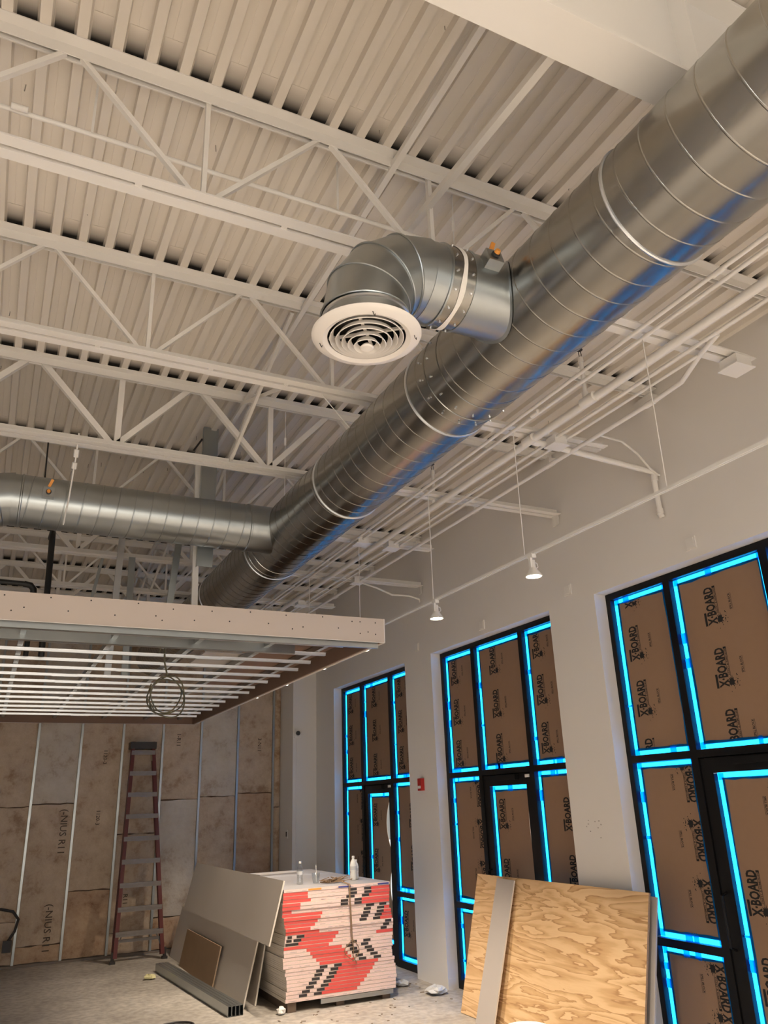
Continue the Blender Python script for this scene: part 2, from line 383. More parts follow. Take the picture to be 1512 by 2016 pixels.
def cardpane(y0, y1, z0, z1, desc, wi, logos, seed, slit=0, gap=.036):
    """y1 = left side in the picture. logos: list of (u,v,dir): offset from the left edge / from z0, dir +1 reads upwards"""
    rnd = random.Random(seed); cx = FX+.055
    root = empty('cardboard_panel', (cx, (y0+y1)/2, z0), 'brown printed cardboard taped in the %s of the %s window' % (desc, WNAME[wi]), 'cardboard', 'cardboard panes of the storefront')
    def L(y, z): return (y-(y0+y1)/2, z-z0)
    g = gap; yl = y1-g; yr = y0+(g if not slit else g); za, zb = z0+g, z1-g
    b = MB()
    if slit:                      # the sheet curls away from the door edge and lets daylight in
        n = 40; vs = []
        for i in range(n+1):
            t = i/n; z = za+(zb-za)*t; hz = z-0; q = yr + slit*(max(0, sin(pi*(hz-1.27)/.74)) if hz > 1.27 else .6*max(0, sin(pi*(hz-.62)/.52))**.7 if .62 < hz < 1.14 else 0)
            for x in (0, .004):
                a, c = L(yl, z); d, e = L(q, z); vs += [(x, a, c), (x, d, e)]
        fs = []
        for i in range(n):
            k = 4*i; fs += [(k, k+1, k+5, k+4), (k+2, k+6, k+7, k+3), (k, k+4, k+6, k+2), (k+1, k+3, k+7, k+5)]
        fs += [(0, 2, 3, 1), (4*n, 4*n+1, 4*n+3, 4*n+2)]; b.add(vs, fs)
    else:
        a = L(yr, za); c = L(yl, zb); b.box((0, a[0], a[1]), (.004, c[0], c[1]))
    b.build('cardboard_sheet', CARD, root)
    for u, v, dr in logos:
        x0_ = (g+.006-v) if dr > 0 else (v-(z1-z0)+g+.006); x1_ = (z1-z0-g-.006-v) if dr > 0 else (v-g-.006)
        o = link('printed_logo', clip_logo(x0_, x1_), root)
        yy, zz = L(yl-u, z0+v)
        # mesh +x -> up (dr=1) or down (dr=-1); mesh normal -> -x (room side)
        ex = V((0, 0, dr)); ez = V((-1, 0, 0)); ey = ez.cross(ex)
        o.matrix_local = Matrix(((ex.x, ey.x, ez.x, -.0012), (ex.y, ey.y, ez.y, yy), (ex.z, ey.z, ez.z, zz), (0, 0, 0, 1)))
    tw = .056; oh = tw/2-.001
    strips = [('v', (y1-oh, z0+.004), (y1-oh, z1-.004)), ('h', (y0+.004, z1-oh), (y1-.004, z1-oh-rnd.uniform(-.004, .008))),
              ('h', (y0+.004, z0+oh), (y1-.004, z0+oh+rnd.uniform(-.004, .008)))]
    if not slit: strips.append(('v', (y0+oh, z0+.004), (y0+oh, z1-.004)))
    for k, (ax, p, q) in enumerate(strips):
        b = MB(); b.add(*ribbon(L(*p), L(*q), tw, ax, rnd, -.003-.0016*k, (1, 1, -1, -1)[k])); b.build('blue_tape', TAPE, root)
    # overlapped tape ends show as darker blocks
    for k in range(rnd.choice((1, 2, 2))):
        z = rnd.uniform(z0+.15*(z1-z0), z1-.15*(z1-z0)); ln = rnd.uniform(.012, .10)
        b = MB(); b.add(*ribbon(L(y1-oh, z), L(y1-oh, z+ln), tw+.004, 'v', rnd, -.012)); b.build('blue_tape', TAPE, root)
    for k in range(2):
        y = rnd.uniform(y0+.1, y1-.15); ln = rnd.uniform(.02, .10); zc = rnd.choice((z0+oh, z1-oh))
        b = MB(); b.add(*ribbon(L(y, zc), L(y+ln, zc), tw+.004, 'h', rnd, -.013)); b.build('blue_tape', TAPE, root)
    return root

for wi, (ya, yb) in enumerate(OPEN):
    # member lines measured from the left (far) jamb yb
    m1, m2 = yb-.735, yb-1.685; fr = .055
    win = empty('window_%d' % (wi+1), (FX, 0, 0), kind='structure')
    def fbox(nm, y0, y1, z0, z1, x0=0, x1=.115):
        b = MB(); b.box((x0, y0, z0), (x1, y1, z1)); return b.build(nm, FRAME, win)
    fbox('jamb', yb-fr, yb-.001, 0, HEAD-.002); fbox('jamb', ya+.001, ya+fr, 0, HEAD-.002)
    fbox('head_rail', ya+fr, yb-fr, HEAD-fr-.005, HEAD-.002)
    fbox('mullion', m1-.035, m1+.035, 0, HEAD-fr-.005); fbox('mullion', m2-.035, m2+.035, 0, HEAD-fr-.005)
    bays = [(m1+.035, yb-fr), (m2+.035, m1-.035), (ya+fr, m2-.035)]
    for k, (p, q) in enumerate(bays):
        fbox('transom', p, q, 2.150, 2.208)
        if k != 1: fbox('mid_rail', p, q, .79, .85); fbox('sill_rail', p, q, 0, .085)
        b = MB(); b.box((.075, p, 2.208), (.081, q, HEAD-fr-.005)); b.build('glass_pane', GLASS, win)
        if k != 1:
            b = MB(); b.box((.075, p, .85), (.081, q, 2.150)); b.build('glass_pane', GLASS, win)
            b = MB(); b.box((.075, p, .085), (.081, q, .79)); b.build('glass_pane', GLASS, win)
    # door leaf in the middle bay
    dp, dq = bays[1]; door = empty('door_%d' % (wi+1), (FX, 0, 0), kind='structure')
    def dbox(nm, y0, y1, z0, z1, x0=.012, x1=.062, mm=FRAME):
        b = MB(); b.box((x0, y0, z0), (x1, y1, z1)); return b.build(nm, mm, door)
    st = .115
    dbox('door_stile', dq-st, dq-.004, .012, 2.142); dbox('door_stile', dp+.004, dp+st-.02, .012, 2.142)
    dbox('top_rail', dp+st-.02, dq-st, 2.035, 2.142); dbox('bottom_rail', dp+st-.02, dq-st, .012, .225)
    dbox('glass_pane', dp+st-.02, dq-st, .225, 2.035, .058, .062, GLASS)
    fbox('door_stop', dp, dq, 2.115, 2.150, .064, .10); fbox('door_stop', dp, dp+.03, .0, 2.115, .064, .10); fbox('door_stop', dq-.03, dq, 0, 2.115, .064, .10); fbox('threshold', dp, dq, 0, .014, .03, .115)
    dbox('door_closer', dp+.22, dp+.55, 2.085, 2.135, -.035, .010)
    b = MB(); b.tube([(.0, dq-.06, .85), (-.05, dq-.06, .87), (-.05, dq-.06, 1.2), (0, dq-.06, 1.22)], .011, 8); b.build('pull_handle', FRAME, door)
    if wi < 2: dbox('white_tag', dp+.03, dp+.09, 2.10, 2.13, -.002, .012, PIPEW)
    # cardboard
    s = 100*wi
    up = 2.208; top = HEAD-fr-.005
    lg0 = [(.20, .06, 1), (.20, .53, 1), (.20, 1.0, 1)] if wi < 2 else [(.20, -.17, 1), (.20, .31, 1), (.20, .78, 1), (.20, 1.245, 1)]
    lg1 = [(.33, .06, 1), (.33, .53, 1), (.33, 1.00, 1)] if wi < 2 else [(.36, .04-.07, 1), (.36, .43, 1), (.36, .91, 1)]
    cardpane(*bays[0], up, top, 'upper left pane', wi, lg0, s+1)
    cardpane(*bays[1], up, top, 'upper middle pane', wi, lg1, s+2)
    cardpane(*bays[2], up, top, 'upper right pane', wi, [(.20, .10, 1), (.20, .57, 1), (.20, 1.04, 1)], s+3)
    cardpane(*bays[0], .85, 2.150, 'middle left pane', wi, [(bays[0][1]-bays[0][0]-.19, v, -1) for v in (1.28, .86, .44)], s+4)
    cardpane(bays[1][0]+st-.02, bays[1][1]-st, .225, 2.035, 'door glass', wi, [(.17, v, 1) for v in ((.25, .80, 1.38) if wi < 2 else (.3, .85))] + ([(.46, 1.72, -1)] if wi == 2 else []), s+5, slit=(.15, .03, 0)[wi])
    cardpane(*bays[2], .85, 2.150, 'middle right pane', wi, [(.42, .25, 1), (.42, .75, 1)], s+6)
    cardpane(*bays[0], .085, .79, 'bottom left pane', wi, [(bays[0][1]-bays[0][0]-.20, .64, -1), (bays[0][1]-bays[0][0]-.20, .2+.13, -1)], s+7)
    cardpane(*bays[2], .085, .79, 'bottom right pane', wi, [(.16, .25, 1)], s+8)

# ------------------------------------------------------------------ back wall: studs and insulation batts
bw = empty('wall_back', (0, YB, 0), kind='structure')
b = MB(); b.box((X0, .10, 0), (4.38, .16, ZD+.06)); b.build('wall_sheathing', BROWNP, bw)
SX = [.645+.6005*k for k in range(-9, 7)]
for x in SX:
    b = MB(); b.chan((x, 0, .0), (x, 0, ZD), .032, .09, .002, up=(0, 1, 0)); b.build('metal_stud', GALV2, bw)
b = MB(); b.chan((X0, .045, .001), (4.38, .045, .001), .094, .03, .002); b.build('floor_track', mat('dusty_track', (.20, .16, .13), .8), bw)
def batt(x0, x1, z0, z1, mi, seed):
    rnd = random.Random(seed); nx, nz = 6, 12; vs = []
    for j in range(nz+1):
        for i in range(nx+1):
            u, v = i/nx, j/nz; e = min(u, 1-u)*2; ez = min(v, 1-v)*(z1-z0)/.12
            bul = .022*min(1, e*1.6)*min(1, ez) + rnd.uniform(-.003, .003)
            zz = z0+(z1-z0)*v + (rnd.uniform(-.008, .008) if j in (0, nz) else 0)
            vs.append((x0+(x1-x0)*u, .030-bul, zz))
    fs = [(j*(nx+1)+i, j*(nx+1)+i+1, (j+1)*(nx+1)+i+1, (j+1)*(nx+1)+i) for j in range(nz) for i in range(nx)]
    b = MB(); b.add(vs, fs); n0 = len(vs)
    # returns towards the sheathing
    edge = [i for i in range(nx+1)] + [j*(nx+1)+nx for j in range(1, nz+1)] + [nz*(nx+1)+i for i in range(nx-1, -1, -1)] + [j*(nx+1) for j in range(nz-1, 0, -1)]
    bk = [(vs[i][0], .095, vs[i][2]) for i in edge]; n = len(edge); base = len(b.v); b.v += bk
    for k in range(n): b.f.append((edge[k], base+k, base+(k+1) % n, edge[(k+1) % n])); b.mi.append(0)
    return b.build('insulation_batt', INS[mi], bw, smooth=True)
splits = {8: [2.02, .55], 9: [2.05, .24], 10: [.88], 11: [.30, 1.6], 12: [2.06, .45], 13: [2.09], 14: [2.13, .9]}
for k in range(len(SX)):
    x0 = SX[k]+.018; x1 = (SX[k+1]-.018) if k+1 < len(SX) else 4.375
    zs = [.032] + sorted(splits.get(k, [1.9])) + [ZD]
    for j in range(len(zs)-1):
        mi = {(9, 2): 1, (10, 1): 0, (13, 1): 1, (12, 1): 1, (14, 1): 2, (9, 0): 2, (10, 0): 2, (12, 0): 2}.get((k, j), (k*7+j*3) % 3 if k < 8 else 0)
        batt(x0, x1, zs[j]+.006, zs[j+1]-.006, mi, k*10+j)
def stencil(txt, x, z, size, down=True):
    t = text_mesh(txt, size, .001); b = MB(); put(b, t); o = b.build('stencil_print', mat('faded_ink', (.10, .075, .055), .9), bw)
    ex = V((0, 0, -1 if down else 1)); ez = V((0, -1, 0)); ey = ez.cross(ex)
    o.matrix_local = Matrix(((ex.x, ey.x, ez.x, x), (ex.y, ey.y, ez.y, .003), (ex.z, ey.z, ez.z, z), (0, 0, 0, 1)))
stencil('(-NIUS R11', 1.07, 1.98, .13); stencil('(-NIUS R11', 1.00, .75, .13); stencil('1-R11', 2.66, 3.05, .085); stencil('3-N11', 3.98, 2.98, .085)
stencil('1120-3', 1.58, 2.80, .075); stencil('1120-3', 1.55, 1.95, .075); stencil('R11', 2.02, .8, .09)
# junction box and whip on the back wall
t = empty('junction_box', (.56, YB-.035, .27), 'dark electrical box with cable low on the insulated back wall', 'electrical box')
b = MB(); b.box((-.06, -.03, -.07), (.05, .03, .07)); b.build('box_body', DARKP, t)
b = MB(); b.tube([(0, 0, .06), (.07, 0, .18), (.10, .0, .32), (.02, .0, .42), (-.14, 0, .46), (-.4, 0, .46)], .018, 8); b.build('flexible_conduit', DARKP, t, smooth=True)

# ------------------------------------------------------------------ ceiling deck
ce = empty('ceiling', (0, 0, ZD), kind='structure')
P6 = .1524; rb, sl, dp_ = .046, .008, .040; Y1 = YB+.2
def panel_mesh():
    pr = [(0, dp_)]
    for k in range(6):
        x = k*P6 + .04
        pr += [(x, dp_), (x+sl, 0), (x+sl+rb, 0), (x+2*sl+rb, dp_)]
        pr += [(x+2*sl+rb+.036, dp_), (x+2*sl+rb+.039, dp_-.0014), (x+2*sl+rb+.043, dp_)]   # stiffener line
    pr.append((6*P6, dp_)); n = len(pr)
    vs = [(x, y, z) for y in (Y0, Y1) for x, z in pr] + [(x, y, z+.002) for y in (Y0, Y1) for x, z in pr]
    fs = [(i, i+1, n+i+1, n+i) for i in range(n-1)] + [(2*n+i, 3*n+i, 3*n+i+1, 2*n+i+1) for i in range(n-1)]
    me = bpy.data.meshes.new('deck_panel'); me.from_pydata(vs, [], fs); me.update(); me.materials.append(DECK); return me
PM = panel_mesh()
xs0 = -.304 - .04 - 1*sl - rb            # a rib's right edge falls on x=-.304
k0 = int((X0-xs0)/(6*P6))
for k in range(k0, 12):
    x = xs0+k*6*P6
    if x > W+.3: break
    link('deck_panel', PM, ce, (x, 0, 0))
b = MB(); b.box((X0, Y0, .06), (W+.4, Y1, .10)); b.build('roof_insulation_board', DARKP, ce)
# paint drips / fastener tips that poke through the deck
b = MB(); rnd = random.Random(5)
for k in range(60):
    x = rnd.uniform(-.3, 4.4); y = rnd.uniform(1.9, 8); b.tube([(x, y, dp_), (x+rnd.uniform(-.004, .004), y, dp_-rnd.uniform(.02, .045))], .0025, 5)
tag(b.build('fastener_tips', mat('fastener_tip', (.28, .25, .22), .6), ce), kind='stuff')

# ------------------------------------------------------------------ steel beam over the camera
bm = empty('steel_beam', (0, 1.535, 4.516), 'deep white painted steel beam crossing above the big duct at the top', 'beam')
b = MB(); b.box((X0, -.088, 0), (W, .088, .016)); b.build('bottom_flange', WHITE, bm)
b = MB(); b.box((X0, -.006, .016), (W, .006, .60)); b.build('web_plate', WHITE, bm)
b = MB(); b.box((X0, -.088, .60), (W, .088, .616)); b.build('top_flange', WHITE, bm)
for x in (-1.4, .35, 2.19, 4.2):
    b = MB(); b.box((x, -.086, .016), (x+.012, -.006, .60)); b.build('stiffener_plate', WHITE, bm)

# ------------------------------------------------------------------ roof joists
JY = [2.89+1.41*k for k in range(8)]; BC = 4.502
for k, y in enumerate(JY):
    last = k >= 6
    j = empty('roof_joist', (0, y, ZD), 'white open web steel roof joist, %s one after the beam' % ORD[k], 'joist', 'white open web roof joists')
    thick = k in (2, 4, 6); lg = .062
    b = MB()
    for s in (-1, 1):
        # back-to-back angles, horizontal leg on top
        y0 = s*.012
        pr = [(y0, -lg), (y0, 0), (s*(.012+lg), 0), (s*(.012+lg), -.006), (s*.018, -.006), (s*.018, -lg)]
        n = 6; vs = [(x, a, c) for x in (X0, W-.005) for a, c in pr]
        fs = [(i, (i+1) % n, n+(i+1) % n, n+i) for i in range(n)] + [tuple(range(n)), tuple(range(n, 2*n))]
        b.add(vs, fs)
    b.build('top_chord', WHITE, j)
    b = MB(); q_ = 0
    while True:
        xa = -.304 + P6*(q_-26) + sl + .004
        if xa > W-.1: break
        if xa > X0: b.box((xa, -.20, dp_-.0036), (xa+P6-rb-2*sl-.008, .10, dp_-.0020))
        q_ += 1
    tag(b.build('dark_deck_patches', DECKFADE, j), kind='stuff')
    zb = BC-ZD; xe = W-.02 if k in (2, 4) else 4.13; lb = .058
    b = MB()
    for s in (-1, 1):
        pr = [(s*.011, zb), (s*.011, zb+lb), (s*.017, zb+lb), (s*.017, zb+.006), (s*(.011+lb), zb+.006), (s*(.011+lb), zb)]
        n = 6; vs = [(x, a, c) for x in (X0, xe) for a, c in pr]
        fs = [(i, (i+1) % n, n+(i+1) % n, n+i) for i in range(n)] + [tuple(range(n)), tuple(range(n, 2*n))]
        b.add(vs, fs)
    b.build('bottom_chord', WHITE, j)
    w = .044 if thick else .028
    xs = -.05-1.22*3
    while xs < W-.3:
        zt, zo = -.045, zb+.03
        p = [(xs+.05, xs+.57), (xs+.67, xs+1.17)]
        def web(nm, a, c):
            b = MB(); b.bar(a, c, .022, w, up=(0, 1, 0)) if not thick else b.angle(a, c, w, .005, up=(0, 1, 0)); b.build(nm, WHITE, j)
        if xs+.58 < 4.13:
            web('web_diagonal', (xs+.04, 0, zt), (xs+.58, 0, zo)); web('web_vertical', (xs+.62, 0, zt+.02), (xs+.62, 0, zo))
            if xs+1.2 < W: web('web_diagonal', (xs+.66, 0, zo), (xs+1.19, 0, zt))
        xs += 1.22
    for x in (-.6, .27, .95, 1.45, 2.1, 3.2):
        b = MB(); b.box((x, -.011, zb+.004), (x+.03, .011, zb+lb)); b.build('spacer_plug', WHITE, j)
    if k in (2, 4):
        b = MB(); b.box((W-.04, -.045, zb-.10), (W-.032, .045, zb-.001)); b.build('wall_bracket', WHITE, j)
    b = MB(); b.box((W-.09, -.07, -.13), (W-.004, .07, -.064)); b.build('bearing_seat', WHITE, j)

# ------------------------------------------------------------------ bridging
b = MB(); b.angle((1.545, 1.63, ZD-.075), (1.60, YB-.05, ZD-.075), .034, .004); tag(b.build('bridging_angle', WHITE), 'long white bridging angle running under the joist top chords', 'steel angle')
b = MB(); b.angle((1.585, 1.56, 4.535), (1.80, 3.22, 5.00), .036, .004); tag(b.build('brace_angle', WHITE), 'white angle brace rising from the steel beam towards the elbow', 'steel angle')
for k in range(1, 7):
    ya, yb = JY[k]+.02, JY[k+1]-.02; zt = ZD-.075; zb = BC+.05; lab = 'white cross bridging angles between the %s and %s joists' % (ORD[k], ORD[k+1])
    t = empty('cross_bridging', (1.46+(.13 if k >= 2 else 0), ya, zb), lab, 'bridging', 'cross bridging between the joists')
    b = MB(); b.angle((.03, 0, zt-zb), (.0, yb-ya, 0), .032, .004, up=(1, 0, 0)); b.build('bridging_diagonal', WHITE, t)
    b = MB(); b.angle((.05, 0, 0), (.08, yb-ya, zt-zb), .032, .004, up=(1, 0, 0)); b.build('bridging_diagonal', WHITE, t)

# ------------------------------------------------------------------ main spiral duct
AXX, AXZ, RD = 2.177, 4.16, .279
YD0, YD1 = -.6, 12.6
du = empty('spiral_duct', (AXX, 0, AXZ), 'large galvanised spiral duct running diagonally across the room', 'duct')
def cyl_y(r, y0, y1, n=64, inner=False):
    b = MB(); prof = [(r, y0), (r, y1)]; b.lathe(prof, ax='y', n=n); return b
b = MB(); b.lathe([(RD, YD0), (RD, YD1)], ax='y', n=72); b.build('duct_wall', GALV, du, smooth=True)
def helix_y(r, y0, y1, pitch, th, n=56):
    b = MB(); N = int((y1-y0)/pitch*n); vs = []; 
    for i in range(N+1):
        a = 2*pi*i/n; y = y0+pitch*i/n
        for dr, dy in ((0, -.005), (.0022, -.0018), (.0022, .0018), (0, .005)):
            vs.append(((r+dr)*sin(a), y+dy, (r+dr)*cos(a)))
    fs = [(4*i+j, 4*i+j+1, 4*i+j+5, 4*i+j+4) for i in range(N) for j in range(3)]
    b.add(vs, fs); return b
helix_y(RD, YD0, YD1, .1372, .003).build('spiral_lock_seam', GALV, du, smooth=True)
def ring_prof(y, w, h): return [(RD-.001, y-w), (RD+h, y-w*.6), (RD+h, y+w*.6), (RD-.001, y+w)]
for y in (1.774, 3.456, 4.933, 6.70, 8.45, 10.2):
    b = MB(); b.lathe([(RD-.001, y-.008), (RD+.006, y-.006), (RD+.009, y), (RD+.006, y+.006), (RD-.001, y+.008)], ax='y', n=72); b.build('joint_bead', GALVB, du, smooth=True)
for y0, y1 in ((3.10, 3.24), (6.50, 6.62)):
    b = MB(); b.lathe([(RD-.001, y0), (RD+.004, y0+.002), (RD+.004, y1-.006), (RD+.008, y1-.004), (RD+.008, y1+.002), (RD-.001, y1+.004)], ax='y', n=72); b.build('coupling_band', GALV, du, smooth=True)
b = MB(); rnd = random.Random(2)
for k in range(16):
    a = 2*pi*k/16; 
    for y in (3.19, 3.29): 
        c = V(((RD+.006)*sin(a+y), y, (RD+.006)*cos(a+y))); nrm = V((sin(a+y), 0, cos(a+y)))
        b.tube([c-nrm*.004, c+nrm*.006], .006, 6)
tag(b.build('sheet_metal_screws', GALVB, du), kind='stuff')

# ------------------------------------------------------------------ takeoff, elbow, diffuser
YT, RT = 2.595, .187
XC, RC = 1.245, .275
tk = empty('duct_takeoff', (XC, YT, AXZ), 'galvanised round takeoff collar and elbow turning down off the main duct', 'duct fitting')
def saddle(b, r, R, xs, n=48, dirx=-1, off=.0):
    """collar along x from the main duct surface (fish-mouth) to x=xs, relative to (AXX, yc, AXZ)"""
    vs = []
    for k in range(n):
        a = 2*pi*k/n; y, z = r*sin(a), r*cos(a)
        vs.append((dirx*math.sqrt(max(R*R-z*z, .0004)), y, z))
    for k in range(n):
        a = 2*pi*k/n; vs.append((xs, r*sin(a), r*cos(a)))
    b.add(vs, [(k, (k+1) % n, n+(k+1) % n, n+k) for k in range(n)])
sh = AXX-XC
b = MB(); saddle(b, RT, RD-.004, XC+.37-AXX); b.v = [(x+sh, y, z) for x, y, z in b.v]; b.build('saddle_collar', GALV2, tk, smooth=True)
b = MB(); vs = []     # flange where collar meets duct
n = 48
for rr, o_ in ((RT-.002, .006), (RT+.012, .004)):
    for k in range(n):
        a = 2*pi*k/n; y, z = rr*sin(a), rr*cos(a); vs.append((sh-math.sqrt(max((RD+o_)**2-z*z, .0004)), y, z))
b.add(vs, [(k, (k+1) % n, n+(k+1) % n, n+k) for k in range(n)]); b.build('saddle_flange', GALV2, tk, smooth=True)
def xring(nm, x0, x1, dr, mm): 
    b = MB(); b.lathe([(RT-.002, x0), (RT+dr, x0+.002), (RT+dr, x1-.002), (RT-.002, x1)], ax='x', n=56); return b.build(nm, mm, tk, smooth=True)
xring('coupling_band', .355, .475, .004, GALV); xring('coupling_bead', .470, .482, .008, GALV2); xring('coupling_bead', .345, .357, .008, GALV2)
# hand-smeared white duct sealant
b = MB(); n = 56; vs = []; rnd = random.Random(9)
for s in (-1, 1):
    for k in range(n):
        a = 2*pi*k/n; x = .412+s*(.012+.004*sin(5*a+s))+.004*sin(3*a)
        vs.append((x, (RT+.0065)*sin(a), (RT+.0065)*cos(a)))
b.add(vs, [(k, (k+1) % n, n+(k+1) % n, n+k) for k in range(n)]); b.build('sealant_smear', mat('white_sealant', (.78, .75, .70), .7), tk, smooth=True)
# gored elbow
def elbow(parent, cx, cz, RCc, r, gores, mm, plane='xz', n=48, a0=0, a1=90):
    """bend centre (cx, cz); starts horizontal (+x side) going -x, ends pointing down"""
    cuts = []
    for g in range(gores+1):
        cuts.append(radians(a0+(a1-a0)*g/gores))
    for g in range(gores):
        b = MB(); vs = []
        am = (cuts[g]+cuts[g+1])/2
        for ac in (cuts[g], cuts[g+1]):
            for k in range(n):
                t = 2*pi*k/n; rad = RCc + r*cos(t)          # distance from bend centre along cut
                half = am
                # straight gore: keep radius measured along the gore's mid direction
                sc = 1/cos(ac-am)
                q = RCc + r*cos(t)
                px = cx - sin(ac)*q*sc*1.0; pz = cz + cos(ac)*q*sc*1.0
                vs.append((px, r*sin(t), pz))
        b.add(vs, [(k, (k+1) % n, n+(k+1) % n, n+k) for k in range(n)])
        b.build('elbow_gore', mm, parent, smooth=True)
        if g < gores:
            ac = cuts[g+1]; sc = 1/cos(ac-am); pts = []
            for k in range(n+1):
                t = 2*pi*k/n; q = RCc+(r+.002)*cos(t); pts.append((cx-sin(ac)*q*sc, (r+.002)*sin(t), cz+cos(ac)*q*sc))
            b = MB(); b.tube(pts, .0048, 6, caps=False); b.build('gore_seam', mm, parent, smooth=True)
elbow(tk, RC, -RC, RC, RT, 4, GALV2)
b = MB(); b.lathe([(RT, RC-.001), (RT, .36)], ax='x', n=56); b.build('elbow_collar', GALV2, tk, smooth=True)
b = MB(); b.lathe([(RT, -.36), (RT, -RC+.001)], ax='z', n=56); b.build('drop_collar', GALV2, tk, smooth=True)
b = MB(); b.lathe([(RT, -.300), (RT+.007, -.296), (RT+.007, -.286), (RT, -.282)], ax='z', n=56); b.build('drop_bead', GALVB, tk, smooth=True)
for k in range(12):
    pass
b = MB()
for k in range(14):
    a = 2*pi*k/14
    for x in (.375, .455):
        c = V((x, (RT+.004)*sin(a), (RT+.004)*cos(a))); nr = V((0, sin(a), cos(a))); b.tube([c-nr*.004, c+nr*.007], .005, 6)
tag(b.build('sheet_metal_screws', GALVB, tk), kind='stuff')

df = empty('air_diffuser', (XC, YT, 3.775), 'round white ceiling air diffuser with concentric rings under the elbow', 'diffuser')
DW = mat('diffuser_white', (.80, .755, .70), .45)
b = MB(); b.lathe([(.170, .006), (.190, -.004), (.222, .004), (.236, .014), (.238, .018), (.232, .022), (.19, .020), (.170, .014)], n=64, close=True); b.build('outer_flange', DW, df, smooth=True)
for k, r in enumerate((.158, .133, .107, .081, .055)):
    z = .004-.010*k; b = MB(); b.lathe([(r-.015, z+.020), (r, z-.004), (r+.003, z-.002), (r-.012, z+.023)], n=56, close=True); b.build('diffuser_ring', DW, df, smooth=True)
b = MB(); b.lathe([(.0005, -.050), (.024, -.049), (.030, -.043), (.020, -.03), (.0005, -.028)], n=32); b.build('centre_cone', DW, df, smooth=True)
for a in (radians(52), radians(-38)):
    d = V((cos(a), sin(a), 0)); b = MB(); b.bar(-d*.170+V((0,0,.030)), d*.170+V((0,0,.030)), .012, .010); b.build('cross_bar', DW, df)
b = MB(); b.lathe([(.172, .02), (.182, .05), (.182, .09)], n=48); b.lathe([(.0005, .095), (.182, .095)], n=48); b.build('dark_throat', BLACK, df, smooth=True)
for k, a in enumerate((2.6, -.55, 4.4)):
    b = MB(); x, y = .205*cos(a), .205*sin(a); b.tube([(x, y, .002), (x+.004, y, -.012), (x+.012, y+.004, -.016), (x+.014, y+.006, -.005)], .0018, 5); b.build('wire_hook', DARKP, df)

def actuator(parent, at_, yaw, flip):
    """damper operator: galvanised bracket, box and orange knobs"""
    b = MB(); b.box((-.04, -.04, -.004), (.04, .04, .05)); o = b.build('actuator_box', GALV2, parent); 
    M = Matrix.Translation(at_) @ flip; o.matrix_local = M
    b = MB(); b.lathe([(.0005, .080), (.011, .080), (.014, .070), (.014, .048)], n=16); q = b.build('orange_knob', ORANGE, o, smooth=True)
    b = MB(); b.lathe([(.014, .05), (.020, .052), (.020, .06), (.014, .064)], n=16); b.build('black_collar', DARKP, o, smooth=True)
    b = MB(); b.bar((.0, .05, .03), (.02, .105, .045), .02, .014); b.build('orange_lever', ORANGE, o)
ac = empty('damper_actuator', (1.80, 2.416, 4.213), 'small galvanised damper actuator with orange knob on the takeoff collar', 'actuator')
actuator(ac, V((0, 0, 0)), 0, Matrix.Rotation(radians(73), 4, 'X'))

# ------------------------------------------------------------------ branch duct
YBR, RB = 6.17, .20
br = empty('branch_duct', (.0, YBR, AXZ), 'smaller galvanised branch duct running left from the main duct', 'duct')
XL = -.075
b = MB(); b.lathe([(RB, XL), (RB, AXX-.34)], ax='x', n=56); b.build('duct_wall', GALV2, br, smooth=True)
b = MB(); n = 48; N = int((AXX-.36-XL)/.127*n); vs = []
for i in range(N+1):
    a = 2*pi*i/n; x = XL+.02+.127*i/n
    for dr, dx in ((0, -.005), (.003, -.002), (.003, .002), (0, .005)): vs.append((x+dx, (RB+dr)*sin(a), (RB+dr)*cos(a)))
b.add(vs, [(4*i+j, 4*i+j+1, 4*i+j+5, 4*i+j+4) for i in range(N) for j in range(3)]); b.build('spiral_lock_seam', GALV2, br, smooth=True)
b = MB(); saddle(b, RB+.003, RD-.004, -.42); b.v = [(x+AXX, y, z) for x, y, z in b.v]; b.build('saddle_collar', GALV2, br, smooth=True)
b = MB(); b.lathe([(RB, 1.745), (RB+.008, 1.75), (RB+.008, 1.76), (RB, 1.765)], ax='x', n=48); b.build('joint_bead', GALV2, br, smooth=True)
b = MB(); b.lathe([(RB, XL+.05), (RB+.007, XL+.055), (RB+.007, XL+.063), (RB, XL+.068)], ax='x', n=48); b.build('joint_bead', GALV2, br, smooth=True)
elbow(br, XL, -.30, .30, RB, 4, GALV2)
b = MB(); b.lathe([(RB, -.55), (RB, -.30)], (XL-.30, 0, 0), n=48); b.build('drop_collar', GALV2, br, smooth=True)
ac2 = empty('damper_actuator', (.165, YBR-.198, 4.165), 'small galvanised damper actuator with orange lever on the branch duct', 'actuator')
actuator(ac2, V((0, 0, 0)), 0, Matrix.Rotation(radians(90), 4, 'X'))

